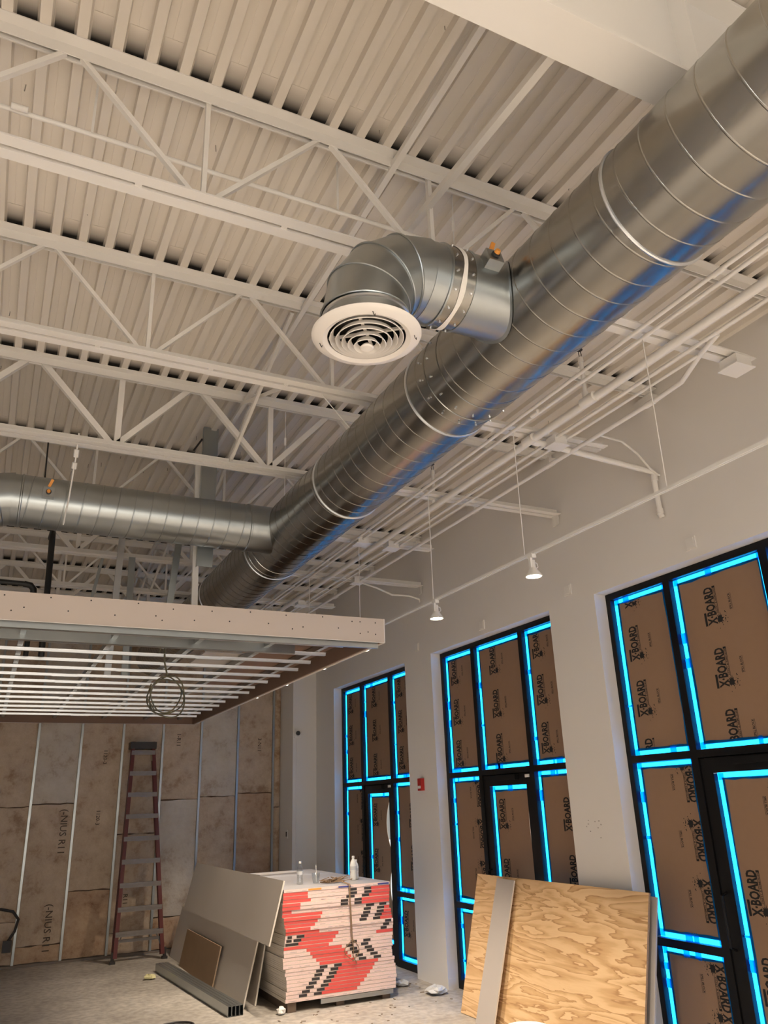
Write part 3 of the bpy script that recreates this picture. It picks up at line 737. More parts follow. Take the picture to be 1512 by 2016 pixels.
# ------------------------------------------------------------------ duct hanger cables
def cable(name, pts, r, label, fit=None, mm=PIPEW, cat='cable'):
    t = empty(name, pts[-1], label, cat, 'hanger cables')
    b = MB(); b.tube(rel(pts, pts[-1]), r, 6); b.build('wire', mm, t)
    if fit:
        for p, q in fit:
            b = MB(); b.tube(rel([p, q], pts[-1]), r*3.2, 8); b.build('cable_gripper', mm, t, smooth=True)
    return t
cable('hanger_cable', [(2.44, 1.75, 5.1), (2.36, 1.80, 4.70), (2.30, 1.80, 4.42)], .003, 'hanger cable and gripper beside the steel beam holding the big duct', [((2.40, 1.775, 4.93), (2.38, 1.787, 4.83))])
cable('hanger_cable', [(2.015, 3.0, 5.19), (2.0, 3.0, 4.8), (2.02, 3.0, 4.40)], .003, 'thin hanger cable with gripper above the takeoff collar', [((2.007, 3.0, 5.0), (2.004, 3.0, 4.93))])
cable('hanger_cable', [(1.95, 5.73, 5.1), (1.95, 5.73, 4.32)], .003, 'thin hanger cable beside the third joist left of the big duct', [((1.95, 5.73, 4.85), (1.95, 5.73, 4.78))])
cable('hanger_cable', [(1.72, 4.32, 4.5), (1.95, 4.36, 4.5-.2), (1.98, 4.36, 4.34)], .003, 'short hanger cable below the diffuser beside the second joist')
cable('hanger_cable', [(.316, 5.70, 4.58), (.318, 5.80, 4.40), (.314, 5.93, 4.22), (.312, 5.964, 4.14), (.305, 5.985, 4.06), (.300, 6.08, 3.975)], .006, 'white hanger cable with turnbuckle wrapped over the branch duct', [((.317, 5.76, 4.47), (.318, 5.79, 4.42)), ((.318, 5.81, 4.385), (.317, 5.84, 4.345))])

# ------------------------------------------------------------------ conduits and sprinkler pipe near the window wall
def pipe(name, pts, r, label, cat, mm=PIPEW, couplings=(), n=12):
    t = empty(name, pts[0], label, cat)
    b = MB(); b.tube(rel(pts, pts[0]), r, n); b.build('pipe_run', mm, t, smooth=True)
    for p, q in couplings:
        b = MB(); b.tube(rel([p, q], pts[0]), r*1.28, n); b.build('coupling', mm, t, smooth=True)
    return t
zp = 4.462
pipe('conduit', [(3.135, -1, zp), (3.14, 12.2, zp)], .013, 'thin white conduit running closest to the big duct', 'conduit', couplings=[((3.14, 2.2, zp), (3.14, 2.28, zp)), ((3.14, 5.1, zp), (3.14, 5.18, zp))])
pipe('conduit', [(3.235, -1, zp), (3.19, 12.2, zp)], .013, 'second white conduit, the one carrying the track light cables', 'conduit', couplings=[((3.2, 3.9, zp), (3.2, 3.98, zp))])
pipe('sprinkler_pipe', [(3.45, -1, zp-.01), (3.39, 12.2, zp-.01)], .029, 'thick white sprinkler main running along the window wall', 'pipe', couplings=[((3.415, 3.55, zp-.01), (3.415, 3.68, zp-.01)), ((3.413, 4.24, zp-.01), (3.413, 4.36, zp-.01))])
pipe('conduit', [(3.60, -1, zp), (3.57, 12.2, zp)], .013, 'white conduit just beyond the sprinkler main', 'conduit')
pipe('conduit', [(3.69, 2.9, zp), (3.63, 12.2, zp)], .011, 'slim white conduit between the sprinkler main and the wall', 'conduit')
pipe('conduit', [(3.64, 2.70, zp+.02), (3.70, 2.90, zp), (3.80, 3.15, zp-.03), (3.82, 3.40, zp-.03), (3.80, 12.2, zp-.02)], .017, 'kinked white conduit nearest the window wall', 'conduit', couplings=[((3.82, 3.42, zp-.03), (3.82, 3.50, zp-.03))])
pipe('sprinkler_branch', [(3.41, 4.30, zp-.01), (W-.075, 4.375, zp-.03), (W-.05, 4.378, zp-.055), (W-.045, 4.38, 4.07), (W-.03, 4.38, 4.03)], .024, 'white sprinkler branch pipe turning down on the window wall', 'pipe',
     couplings=[((W-.045, 4.379, 4.40), (W-.045, 4.379, 4.35)), ((W-.045, 4.38, 4.10), (W-.044, 4.38, 4.06)), ((3.41, 4.30, zp-.01), (3.50, 4.306, zp-.012))])
def upright(x, y, zt, label):
    t = empty('upright_sprinkler', (x, y, zp), label, 'sprinkler')
    b = MB(); b.tube([(0, 0, 0), (.0, 0, zt-zp-.07)], .015, 10); b.build('riser_pipe', PIPEW, t, smooth=True)
    b = MB(); b.tube([(0, 0, .01), (0, 0, .07)], .024, 10); b.build('outlet_fitting', PIPEW, t, smooth=True)
    b = MB(); b.tube([(0, 0, zt-zp-.10), (0, 0, zt-zp-.06)], .02, 10); b.build('reducer_fitting', PIPEW, t, smooth=True)
    b = MB(); b.lathe([(.0005, .0), (.022, 0), (.024, .004), (.0005, .008)], (0, 0, zt-zp), n=14)
    for s in (-1, 1): b.tube([(s*.007, 0, zt-zp-.06), (s*.012, 0, zt-zp-.03), (s*.005, 0, zt-zp)], .003, 5)
    b.build('deflector', DARKP, t)
upright(3.425, 3.65, 4.87, 'upright sprinkler head on the white main nearest the window')
upright(3.41, 5.77, 4.86, 'upright sprinkler head farther along the white main')
def jbox(x, y, z, sx, sy, sz, label):
    t = empty('junction_box', (x, y, z), label, 'electrical box', 'white boxes by the window wall')
    b = MB(); b.box((-sx/2, -sy/2, -sz/2), (sx/2, sy/2, sz/2)); b.build('box_body', PIPEW, t)
    b = MB(); b.box((-sx/2-.02, -sy/2-.01, -sz/2-.008), (sx/2+.02, sy/2+.01, -sz/2)); b.build('cover_plate', PIPEW, t)
jbox(3.98, 2.87, 4.45, .13, .13, .07, 'white electrical box at the end of the first joist chord')
jbox(3.62, 4.24, 4.45, .11, .11, .07, 'white electrical box under the second joist beside the sprinkler main')
jbox(3.21, 6.96, 4.45, .12, .12, .06, 'white electrical box under the fourth joist on the cable conduit')
jbox(3.57, 6.99, 4.45, .12, .12, .06, 'white electrical box under the fourth joist beyond the sprinkler main')
jbox(3.53, 9.64, 4.45, .12, .12, .06, 'white electrical box far back under the sixth joist')
jbox(3.78, 8.36, 4.45, .10, .10, .06, 'white electrical box under the fifth joist at the kinked conduit')
pipe('flexible_cable', [(3.86, 4.05, 4.47), (4.25, 4.2, 4.55), (4.5, 4.3, 4.53), (4.66, 4.34, 4.44), (W-.03, 4.35, 4.40), (W-.01, 4.35, 4.40)], .009, 'thin white cable drooping to the wall above the sprinkler branch', 'cable')
pipe('flexible_cable', [(3.80, 8.36, 4.44), (4.1, 8.5, 4.43), (4.35, 8.55, 4.37), (4.6, 8.56, 4.38), (W-.03, 8.57, 4.35), (W-.02, 8.57, 4.31)], .011, 'white cable drooping under the fifth joist to the wall', 'cable')
# conduit along the first bay, hung on straps
pipe('conduit', [(X0, 3.06, 4.895), (2.05, 3.10, 4.90)], .012, 'white conduit hung on straps between the first two joists', 'conduit', couplings=[((-.27, 3.06, 4.895), (-.20, 3.06, 4.895))])
for x, lb in ((.075, 'left'), (1.318, 'middle'), (-1.2, 'far left')):
    b = MB(); b.box((x-.006, 3.055, 4.88), (x+.006, 3.058, ZD+.03)); tag(b.build('pipe_strap', WHITE), 'thin white strap hanging the %s part of the joist bay conduit' % lb, 'strap')

# ------------------------------------------------------------------ track lighting
TX, TZ = 3.22, 3.487
tr = empty('light_track', (TX, 0, TZ), 'long thin white light track running along the window wall', 'light track')
b = MB(); b.chan((0, -1, .010), (0, 11.6, .010), .026, .018, .006, flip=-1); b.build('track_rail', PIPEW, tr)
b = MB(); b.box((-.007, -1, -.001), (.007, 11.6, .003)); b.build('conductor_strip', GALVB, tr)
for y in (2.89, 4.24, 5.55, 7.05, 8.5, 9.9):
    b = MB(); b.tube([(0, y, zp-TZ), (0, y+.01, .012)], .0035, 6); b.build('suspension_wire', PIPEW, tr)
BULB = mat('lamp_glow', (1, .95, .85), .5, emit=((1.0, .86, .66), 30))
HY = [1.45, 2.80, 4.175, 5.53, 7.0, 8.14, 9.4, 10.65]
HN = ['behind the view', 'at the near end', 'hanging nearest the near window', 'hanging beside the cloud corner', 'just under the cloud edge', 'farther under the cloud edge', 'far along the track', 'farthest along the track']
for k, y in enumerate(HY):
    if k == 1: continue
    t = empty('track_light', (TX, y, TZ), 'white cylindrical track light %s' % HN[k], 'track light', 'lit heads on the light track')
    b = MB(); b.box((-.018, -.03, -.03), (.018, .03, -.002)); b.build('track_adapter', PIPEW, t)
    b = MB(); b.box((-.02, -.012, -.115), (-.004, .012, -.02)); b.build('bracket_arm', PIPEW, t)
    b = MB(); b.tube([(.012, .01, -.05), (.05, .012, -.06), (.055, .012, -.085), (.035, .01, -.10)], .004, 6); b.build('lead_wire', PIPEW, t, smooth=True)
    b = MB(); b.lathe([(.0005, -.045), (.018, -.045), (.020, -.095), (.032, -.115), (.055, -.148), (.058, -.160), (.054, -.162), (.046, -.150)], (.004, 0, 0), n=24); b.build('lamp_body', PIPEW, t, smooth=True)
    b = MB(); b.lathe([(.0005, -.166), (.030, -.164), (.050, -.158), (.053, -.154), (.046, -.150)], (.004, 0, 0), n=24); b.build('bulb_face', BULB, t, smooth=True)
    l = lamp('track_lamp', 'SPOT', (TX+.004, y, TZ-.19), (520 if 5 < y < 7.5 else 430 if y < 5 else 210), (1, .85, .67), target=(TX-.25, y+.5, 0), spot_size=radians(84), spot_blend=.7, shadow_soft_size=.05)

# ------------------------------------------------------------------ suspended ceiling cloud
CB, CT, CX1, CY0, CY1 = 3.07, 3.255, 2.665, 5.395, 11.75
CX0 = X0+.3
cl = empty('ceiling_cloud', (0, CY0, CB), 'suspended ceiling cloud frame with pale drywall fascia and bare metal furring', 'ceiling frame')
H = CT-CB; D_ = CY1-CY0
b = MB(); b.box((CX0, 0, 0), (CX1, .016, H)); b.build('fascia_board', FASC, cl)
b = MB(); b.box((CX1-.016, .016, 0), (CX1, D_, H)); b.build('fascia_board', FASC, cl)
b = MB(); b.box((CX0, D_, 0), (CX1, D_+.016, H)); b.build('fascia_board', FASC, cl)
for nm, a, c in (('fascia_backing', (CX0, .017, .012), (CX1-.035, .030, H)), ('fascia_backing', (CX1-.034, .017, .003), (CX1-.017, D_-.002, H)), ('fascia_backing', (CX0, D_-.02, .003), (CX1-.035, D_-.001, H))):
    b = MB(); b.box(a, c); b.build(nm, BROWNP, cl)
b = MB(); b.box((CX0, -.004, -.004), (CX1+.002, .002, 0)); b.box((CX1-.002, .0, -.004), (CX1+.004, D_+.01, 0)); b.box((CX1-.003, -.004, 0), (CX1+.004, .003, H)); b.build('corner_bead', PIPEW, cl)
# screw heads on the fascia
b = MB(); rnd = random.Random(11)
for i in range(22):
    x = -.30+i*.135
    for z in ((.155, .085)[i % 2], ):
        xx = x+rnd.uniform(-.02, .02); zz = z+rnd.uniform(-.012, .012); b.tube([(xx, .001, zz), (xx, -.0012, zz)], .0055, 6)
    if i % 7 == 2: b.tube([(x+.05, .001, .06), (x+.05, -.0012, .06)], .0055, 6)
for x in (2.46, 2.59):
    for z in (.06, .15): b.tube([(x, .001, z), (x, -.0012, z)], .0055, 6)
tag(b.build('screw_heads', DARKP, cl), kind='stuff')
def hat(y, x0, x1, z=.0):
    pr = [(-.032, .022), (-.018, .022), (-.016, 0), (.016, 0), (.018, .022), (.032, .022), (.032, .0235), (.017, .0235), (.015, .0015), (-.015, .0015), (-.017, .0235), (-.032, .0235)]
    b = MB(); b.prism(pr, (x0, y, z), (x1, y, z)); b.build('furring_channel', GALVB, cl)
fy = [5.50] + [5.83+.4065*k for k in range(14)]
rnd = random.Random(4)
for k, y in enumerate(fy):
    xe = CX1-.15+rnd.uniform(-.02, .05) if k else 2.12
    xm = rnd.uniform(.2, 1.6)
    hat(y-CY0, CX0, xe, .035); 
    if k: hat(y-CY0, xm, xm+.22, .032)
hat(5.72-CY0, 1.78, 2.32, .03)
for k, x in enumerate((-1.6, -.7, .12, .75, 1.38, 1.95, 2.42)):
    b = MB(); b.chan((x, .03, .062), (x, D_-.02, .062), .038, .05, .002); b.build('carrier_channel', GALV2, cl)
b = MB(); b.chan((CX0, .034, .03), (CX1-.04, .034, .03), .14, .03, .002, up=(0, 1, 0)); b.build('perimeter_track', GALV2, cl)
b = MB(); b.chan((CX0, .75, .07), (2.2, .75, .07), .09, .04, .002, up=(0, 1, 0)); b.build('cross_stud', GALV2, cl)
# plywood/drywall offcuts lying on the frame close to the right end
b = MB(); b.box((2.02, .25, .118), (2.6, 3.3, .130)); b.build('backing_board', BROWNP, cl)
for x0, x1, y0, y1 in ((1.0, 1.75, .55, .95), (1.6, 2.0, 1.4, 2.2)):
    b = MB(); b.box((x0, y0, .12), (x1, y1, .132)); b.build('backing_board', GYPG, cl)

# struts that carry the cloud
def strut(name, p0, p1, w, d, label, mm=GALV2, up=(0, -1, 0)):
    t = empty(name, p0, label, 'steel strut'); b = MB(); b.chan((0, 0, 0), V(p1)-V(p0), w, d, .002, up=up); b.build('channel', mm, t); return t
t = strut('steel_strut', (1.478, 6.44, 3.86), (1.478, 6.44, 5.19), .135, .04, 'wide galvanised channel hanging behind the branch duct', up=(0, 1, 0))
b = MB(); b.bar((-.07, .03, 1.22), (-.13, .10, 1.12), .02, .004); b.build('clip_tab', DARKP, t)
strut('steel_strut', (1.432, 6.505, 3.25), (1.392, 6.505, 4.88), .05, .035, 'pale narrow stud standing from the cloud beside the wide channel', mm=WHITE, up=(0, 1, 0))
strut('steel_strut', (1.235, 6.78, 3.20), (1.345, 6.78, 4.50), .055, .035, 'leaning galvanised stud between the cloud and the branch duct', up=(0, 1, 0))
strut('steel_strut', (1.17, 8.45, 3.20), (1.15, 8.45, 4.50), .065, .035, 'upright galvanised stud farther back on the cloud', up=(0, 1, 0))
strut('steel_strut', (1.00, 8.45, 3.20), (1.03, 8.45, 4.80), .065, .035, 'bright leaning stud left of the farther galvanised stud', mm=GALVB, up=(0, 1, 0))
strut('steel_strut', (.72, 8.60, 3.60), (.86, 8.60, 4.50), .03, .03, 'thin slanted brace left of the bright stud', up=(0, 1, 0))
t = empty('black_pipe', (.29, 6.85, 3.2), 'vertical black iron pipe standing on the cloud frame', 'pipe')
b = MB(); b.tube([(0, 0, -.1), (-.025, 0, .92), (-.025, .03, .97), (-.025, .3, 1.0)], .025, 12); b.build('pipe_run', BLACK, t, smooth=True)
t = empty('black_pipe', (.175, 6.85, 3.2), 'black iron pipe with elbow at the left above the fascia', 'pipe')
b = MB(); b.tube([(0, 0, -.1), (0, 0, .43), (-.02, 0, .475), (-.06, 0, .49), (-2.2, 0, .53)], .021, 12); b.build('pipe_run', BLACK, t, smooth=True)
b = MB(); b.tube([(0, 0, .40), (-.004, 0, .45), (-.03, 0, .482), (-.08, 0, .49)], .026, 12); b.build('elbow_fitting', BLACK, t, smooth=True)
b = MB(); b.tube([(.14, 7.03, 5.12), (.162, 7.03, 4.30)], .007, 8); tag(b.build('threaded_rod', DARKP), 'dark threaded rod dropping from the fourth joist behind the branch duct', 'rod')

# ------------------------------------------------------------------ cable coil under the cloud
t = empty('cable_coil', (1.256, 6.62, 2.793), 'looped coil of dark electrical cable hanging under the cloud', 'cable')
CAB = mat('cable_sheath', (.05, .05, .045), .5, noise=(8, .6, (.16, .14, .07)))
for q in range(3):
    rnd = random.Random(q); pts = []
    for k in range(49):
        a = 2*pi*k/48; r = .150+.016*q-.016+.010*sin(3*a+2*q); pts.append((r*cos(a)*.92+.01*q, .02*q+.03*sin(2*a+q), r*sin(a)-.008*q))
    b = MB(); b.tube(pts, .0058, 7, caps=False); b.build('cable_loop', CAB, t, smooth=True)
b = MB(); b.tube([(.0, 0, .155), (-.03, 0, .27), (-.035, 0, .40), (-.03, .02, .47)], .0075, 7); b.tube([(-.03, 0, .47), (-.06, .02, .42), (-.075, .02, .33)], .007, 6); b.build('cable_tail', CAB, t, smooth=True)
b = MB(); b.tube([(-.12, .02, .09), (-.15, .02, -.02), (-.08, .03, -.12)], .006, 6); b.build('cable_tail', CAB, t, smooth=True)

# ------------------------------------------------------------------ devices on the wall
for y, z, lb in ((4.165, 3.74, 'above the nearest window'), (5.693, 3.746, 'above the pier between the near windows'), (7.206, 3.725, 'above the middle window'), (8.74, 3.756, 'above the pier by the farthest window')):
    t = empty('outlet_cover', (W, y, z), 'small square blank cover plate on the wall %s' % lb, 'cover plate', 'blank plates above the windows')
    b = MB(); b.box((-.012, -.052, -.05), (0, .052, .05)); b.build('plate_ring', WALL, t)
    b = MB(); b.box((-.016, -.04, -.036), (-.012, .036, .04)); b.build('plate_lid', PIPEW, t)
t = empty('fire_alarm', (W, 8.765, 2.10), 'red fire alarm device on the pier between the far windows', 'fire alarm')
b = MB(); b.box((-.045, -.045, -.07), (0, .045, .07)); b.build('alarm_body', REDDEV, t)
b = MB(); b.box((-.052, -.03, -.045), (-.045, .03, -.015)); b.build('white_lens', PIPEW, t)
t = empty('security_camera', (4.44, 12.3, 3.0), 'small white security camera with dark lens high on the pilaster', 'camera')
b = MB(); b.box((-.04, -.02, -.07), (.07, 0, .07)); b.build('mount_plate', PIPEW, t)
b = MB(); b.tube([(.02, -.02, 0), (-.005, -.09, .0)], .045, 16); b.build('camera_body', PIPEW, t, smooth=True)
b = MB(); b.tube([(-.005, -.09, .0), (-.009, -.10, 0)], .036, 16); b.build('lens', BLACK, t, smooth=True)
t = empty('wall_switch', (4.38, 12.55, 1.50), 'small dark switch plate on the shaded pilaster side', 'switch')
b = MB(); b.box((-.008, -.04, -.06), (0, .04, .06)); b.build('plate', PIPEW, t); b = MB(); b.box((-.012, -.02, -.035), (-.008, .02, .035)); b.build('rocker', DARKP, t)
# scuffed screw-hole marks on the near pier
b = MB(); rnd = random.Random(6)
for k in range(9):
    y = 5.72+rnd.uniform(-.10, .10); z = 1.62+rnd.uniform(-.10, .12); b.box((W-.0012, y, z), (W-.0002, y+rnd.uniform(.004, .02), z+rnd.uniform(.003, .012)))
tag(b.build('wall_scuffs', mat('scuff', (.30, .27, .24), .9), wr), kind='stuff'); bpy.data.objects['wall_scuffs'].location = (-W, 0, 0)

# ------------------------------------------------------------------ stepladder
lad = empty('step_ladder', (2.17, 12.28, 0), 'tall red fibreglass stepladder folded against the insulated wall', 'ladder')
LH = 2.90
def lp(t, x, off=0):              # point on the leaning front plane
    return V((x, .06+.42*t-off*0, LH*t))
xl = lambda t: -.315+t*(.315-.215) ; xr = lambda t: .375+t*(.125-.375)
for f in (xl, xr):
    b = MB(); b.chan(lp(.02, f(.02)), lp(1, f(1)), .085, .052, .006, up=(1 if f is xl else -1, 0, 0)); b.build('front_rail', RED, lad)
for f, o_ in ((xl, .03), (xr, -.03)):
    b = MB(); p = lp(.02, f(.02)+o_*.5); q = lp(.96, f(.96)+o_); b.bar(p+V((0, .085, 0)), q+V((0, .05, 0)), .03, .05, up=(1, 0, 0)); b.build('rear_rail', mat('pale_fibreglass', (.42, .34, .20), .6) if f is xr else RED, lad)
for k in range(9):
    z = .37+k*.30
    t_ = z/LH; b = MB(); a = lp(t_, xl(t_)+.005); c = lp(t_, xr(t_)-.005)
    b.box((a.x, a.y-.045, z-.028), (c.x, a.y+.04, z)); b.box((a.x, a.y-.052, z-.058), (c.x, a.y-.044, z+.004)); b.box((a.x, a.y-.056, z-.03), (c.x, a.y-.052, z-.022)); b.build('ladder_step', ALU, lad)
b = MB(); t_ = .985; a = lp(t_, xl(t_)-.02); b.box((a.x, a.y-.06, LH-.10), (xr(t_)+.02, a.y+.14, LH)); b.build('top_cap', DARKP, lad)
b = MB(); b.box((xl(.09)+.01, .10, .24), (xr(.09)-.01, .125, .275)); b.build('rear_crossbar', ALU, lad)
for f in (xl, xr):
    b = MB(); p = lp(0, f(0)); b.box((p.x-.035, p.y-.05, 0), (p.x+.035, p.y+.04, .03)); b.box((p.x-.02, p.y-.02, .02), (p.x+.02, p.y+.02, .14)); b.build('ladder_foot', DARKP, lad)
    b = MB(); b.bar(lp(.03, f(.03)), lp(.115, f(.115)+(.10 if f is xl else -.10)), .02, .004, up=(0, 1, 0)); b.build('knee_brace', ALU, lad)

# ------------------------------------------------------------------ drywall stack on its pallet
PX0, PX1, PY0, PY1 = 2.93, 4.145, 8.42, 10.86
pal = empty('pallet_runners', (PX0, PY0, 0), 'low timber runners under the drywall stack', 'pallet')
TIM = mat('runner_timber', (.16, .115, .08), .85, noise=(8, .9, (.09, .06, .045)))
for x in (.04, .56, 1.08):
    b = MB(); b.box((x, .02, 0), (x+.09, 2.4, .085)); b.build('runner', TIM, pal)
b = MB(); b.box((.38, -.015, .045), (1.19, .02, .085)); b.build('edge_strip', GALV2, pal)
NP = 31; z0 = .087; hp = (1.10-z0)/NP
ROWS = []   # per pair from top: (red spans, black spans) along the front, fractions of 1.22 m
for i in range(NP):
    red, blk = [], []
    if i in (1, 2): red = [(.0, .22), (.82, 1)]; blk = [(.60, .68), (.75, .82)]
    elif i == 3: red = [(0, .25), (.8, 1)]; blk = [(.58, .66), (.73, .80)]
    elif i in (4, 5): red = [(0, .16), (.72, 1)]; blk = [(.53, .60), (.66, .73)]
    elif i == 6: red = [(0, .08)]; blk = [(.77, .85), (.90, .97)]
    elif 7 <= i <= 10: s = (i-7)*.022; red = [(.0, .36-.03*(i-7)), (.94-s, 1)]; blk = [(.75-s, .82-s), (.88-s, .95-s)]
    elif i == 11: red = [(0, .22)]; blk = [(.92, .98)]
    elif i == 12: red = [(0, .30)]; blk = [(.90, .96)]
    elif 13 <= i <= 15: s = (i-13)*.025; red = [(.17-s, .48-s)]; blk = [(.02-s*.3, .06), (.10-s, .17-s)] + ([(.88, .94)] if i == 13 else [])
    elif i == 16: red = [(.0, .40)]; blk = [(.60, .66), (.72, .79)]
    elif 17 <= i <= 21: s = (i-17)*.03; red = [(.20+s, .52+s)]; blk = [(.56+s, .63+s), (.70+s, .77+s)]
    elif 22 <= i <= 29: s = (i-22)*.027; red = [(.50-s, .84-s*1.1)]; blk = [(.30-s, .37-s), (.43-s, .50-s)]
    if i == 14: red.append((.84, 1))
    ROWS.append((red, blk))
rnd = random.Random(21)
for i in range(NP):
    k = NP-1-i; zb = z0+k*hp
    sx = .012*sin(k*.45)+rnd.uniform(-.006, .006) - (.012 if k > 22 else 0) + .012*(k < 9); sy = rnd.uniform(-.008, .008)+.03*(k/NP)
    red, blk = ROWS[i]
    NUM = ['first', 'second', 'third', 'fourth', 'fifth', 'sixth', 'seventh', 'eighth', 'ninth', 'tenth', 'eleventh', 'twelfth', 'thirteenth', 'fourteenth', 'fifteenth', 'sixteenth', 'seventeenth', 'eighteenth', 'nineteenth', 'twentieth'] + ['twenty-'+q for q in ('first', 'second', 'third', 'fourth', 'fifth', 'sixth', 'seventh', 'eighth', 'ninth')] + ['thirtieth', 'thirty-first']
    look = 'mostly red' if sum(q-p for p, q in red) > .3 else 'mostly white'
    place = 'top' if i == 0 else ('upper third' if i < 11 else ('middle third' if i < 21 else 'bottom third'))
    if i == 0: lab = 'topmost taped pair of drywall sheets, the one the bottles stand on'
    elif i == NP-1: lab = 'lowest taped pair of drywall sheets, right above the timber runners'
    else: lab = 'taped pair of drywall sheets, %s end tape, %s from the top of the stack' % (look, NUM[i])
    t = empty('drywall_pair', (PX0+sx, PY0+sy, zb), lab, 'drywall', 'stacked drywall pairs')
    L_ = 1.216
    for q in range(2):
        b = MB(); b.box((0, 0, q*hp/2+.0006), (L_, 2.43, (q+1)*hp/2-.0006)); b.build('drywall_sheet', GYPE if i else mat('drywall_top_face', (.30, .285, .29), .6, noise=(3, .9, (.26, .245, .25))), t)
    # end tape: printed paper strip wrapped round the pair's end
    cuts = sorted(set([0, 1] + [c for p in red+blk for c in p])); cuts = [min(1, max(0, c)) for c in cuts]
    b = MB(); zc = [(.0028, hp*.5), (hp*.5, hp-.0022)]
    for a, c in zip(cuts, cuts[1:]):
        mid = (a+c)/2
        mi = 2 if any(p < mid < q for p, q in blk) else (1 if any(p < mid < q for p, q in red) else 0)
        for (za, zz) in zc:
            if mi == 2:
                b.box((a*L_, -.0035, hp*.12 if za < hp*.4 else za), (c*L_, .0, zz if za < hp*.4 else hp*.88), 2)
            b.box((a*L_, -.0025, za), (c*L_, -.0002, zz), mi if mi != 2 else 0)
    for q in range(14 if look == 'mostly white' else 7):    # small grey print
        x = rnd.uniform(.02, .95); w = rnd.uniform(.015, .05)
        if any(p-.03 < x < q2+.01 for p, q2 in red+blk): continue
        b.box((x*L_, -.0032, hp*.3), ((x+w)*L_, -.002, hp*.42), 3)
    if i == 0:
        for p, q, mi in ((.50, .62, 4), (.88, .99, 4), (.22, .34, 5)): b.box((p*L_, -.004, hp*.25), (q*L_, -.002, hp*.75), mi)
    b.build('end_tape', [TAPEW, TAPER, TAPEK, mat('grey_print', (.42, .36, .34), .7), TAPEB, ORANGE], t)
TOPZ = z0+NP*hp
# things on the stack
def bottle(x, y, label, s=1, mm=CLEAR, cap=True):
    t = empty('plastic_bottle', (x, y, TOPZ+.001), label, 'bottle')
    b = MB(); b.lathe([(.0005, 0), (.030*s, 0), (.033*s, .008*s), (.032*s, .05*s), (.030*s, .07*s), (.033*s, .09*s), (.033*s, .135*s), (.026*s, .165*s), (.013*s, .188*s), (.012*s, .20*s)], n=20); b.build('bottle_body', mm, t, smooth=True)
    b = MB(); b.lathe([(.0005, .218*s), (.0135*s, .217*s), (.0145*s, .20*s), (.012*s, .197*s)], n=16); b.build('bottle_cap', PIPEW, t, smooth=True)
    b = MB(); b.lathe([(.0335*s, .092*s), (.0335*s, .125*s)], n=20); b.build('bottle_label', mat('bottle_label', (.55, .55, .55), .6), t, smooth=True)
bottle(3.262, 8.90, 'clear plastic water bottle standing on the left of the drywall stack', 1.05)
bottle(3.905, 8.90, 'milky plastic bottle, the taller of the two on the right of the stack', 1.15, mat('milky_plastic', (.72, .71, .68), .35))
bottle(3.965, 8.96, 'milky plastic bottle, the shorter of the two on the right of the stack', .95, mat('milky_plastic', (.72, .71, .68), .35))
t = empty('plastic_cup', (3.435, 8.86, TOPZ+.001), 'clear plastic cup with a straw on the drywall stack', 'cup')
b = MB(); b.lathe([(.0005, .001), (.032, 0), (.046, .10), (.048, .103), (.045, .10), (.031, .003)], n=20); b.build('cup_body', CLEAR, t, smooth=True)
b = MB(); b.tube([(.01, 0, .01), (.0, 0, .185)], .0035, 6); b.build('straw', PIPEW, t)
# twine tied round the stack
TW = mat('brown_twine', (.22, .14, .08), .9)
t = empty('twine', (3.62, 8.60, TOPZ), 'tangled brown twine hanging over the front of the drywall stack', 'twine')
rnd = random.Random(8)
for q in range(3):
    pts = []; x, y, z = -.18, .20, .01
    for k in range(26): pts.append((x+rnd.uniform(-.03, .25)*(.4+.6*(k/26)), y-rnd.uniform(0, .12), .008+abs(rnd.gauss(0, .022)))); x += .006
    b = MB(); b.tube(pts, .004, 5); b.build('twine_tangle', TW, t, smooth=True)
yf = PY0-8.60-.014
for q, dx in ((0, 0), (1, .012)):
    b = MB(); b.tube([(.02+dx, .03, .02), (.02+dx, yf+.01, .005), (.018+dx*.5, yf-.004, -.10), (.025+dx, yf-.006, -.35), (.03+dx, yf-.004, -.47), (.055, yf-.004, -.60), (.045, yf-.006, -.66), (.09, yf-.004, -.74)], .0045, 6); b.build('twine_strand', TW, t, smooth=True)
for s, rr in ((-1, .075), (1, .05)):
    pts = [(.05+s*rr*(1-cos(2*pi*k/16))*.8, yf-.006, -.60-.09*sin(2*pi*k/32)*1.6+.0*k) for k in range(17)]
    pts = [(.05+s*rr*sin(pi*k/16)*1.3, yf-.006, -.52-.19*(k/16)) for k in range(17)]
    b = MB(); b.tube(pts, .004, 6); b.build('twine_loop', TW, t, smooth=True)
b = MB(); b.box((0, 0, 0), (.55, .30, .014)); o = tag(b.build('drywall_scrap', GYPG), 'flat dark drywall scrap on the far end of the drywall stack', 'drywall'); o.location = (3.25, 10.3, TOPZ+.001); o.rotation_euler.z = .12

LEANB = mat('leaning_board_face', (.60, .54, .475), .36, noise=(2, .9, (.55, .495, .435)))
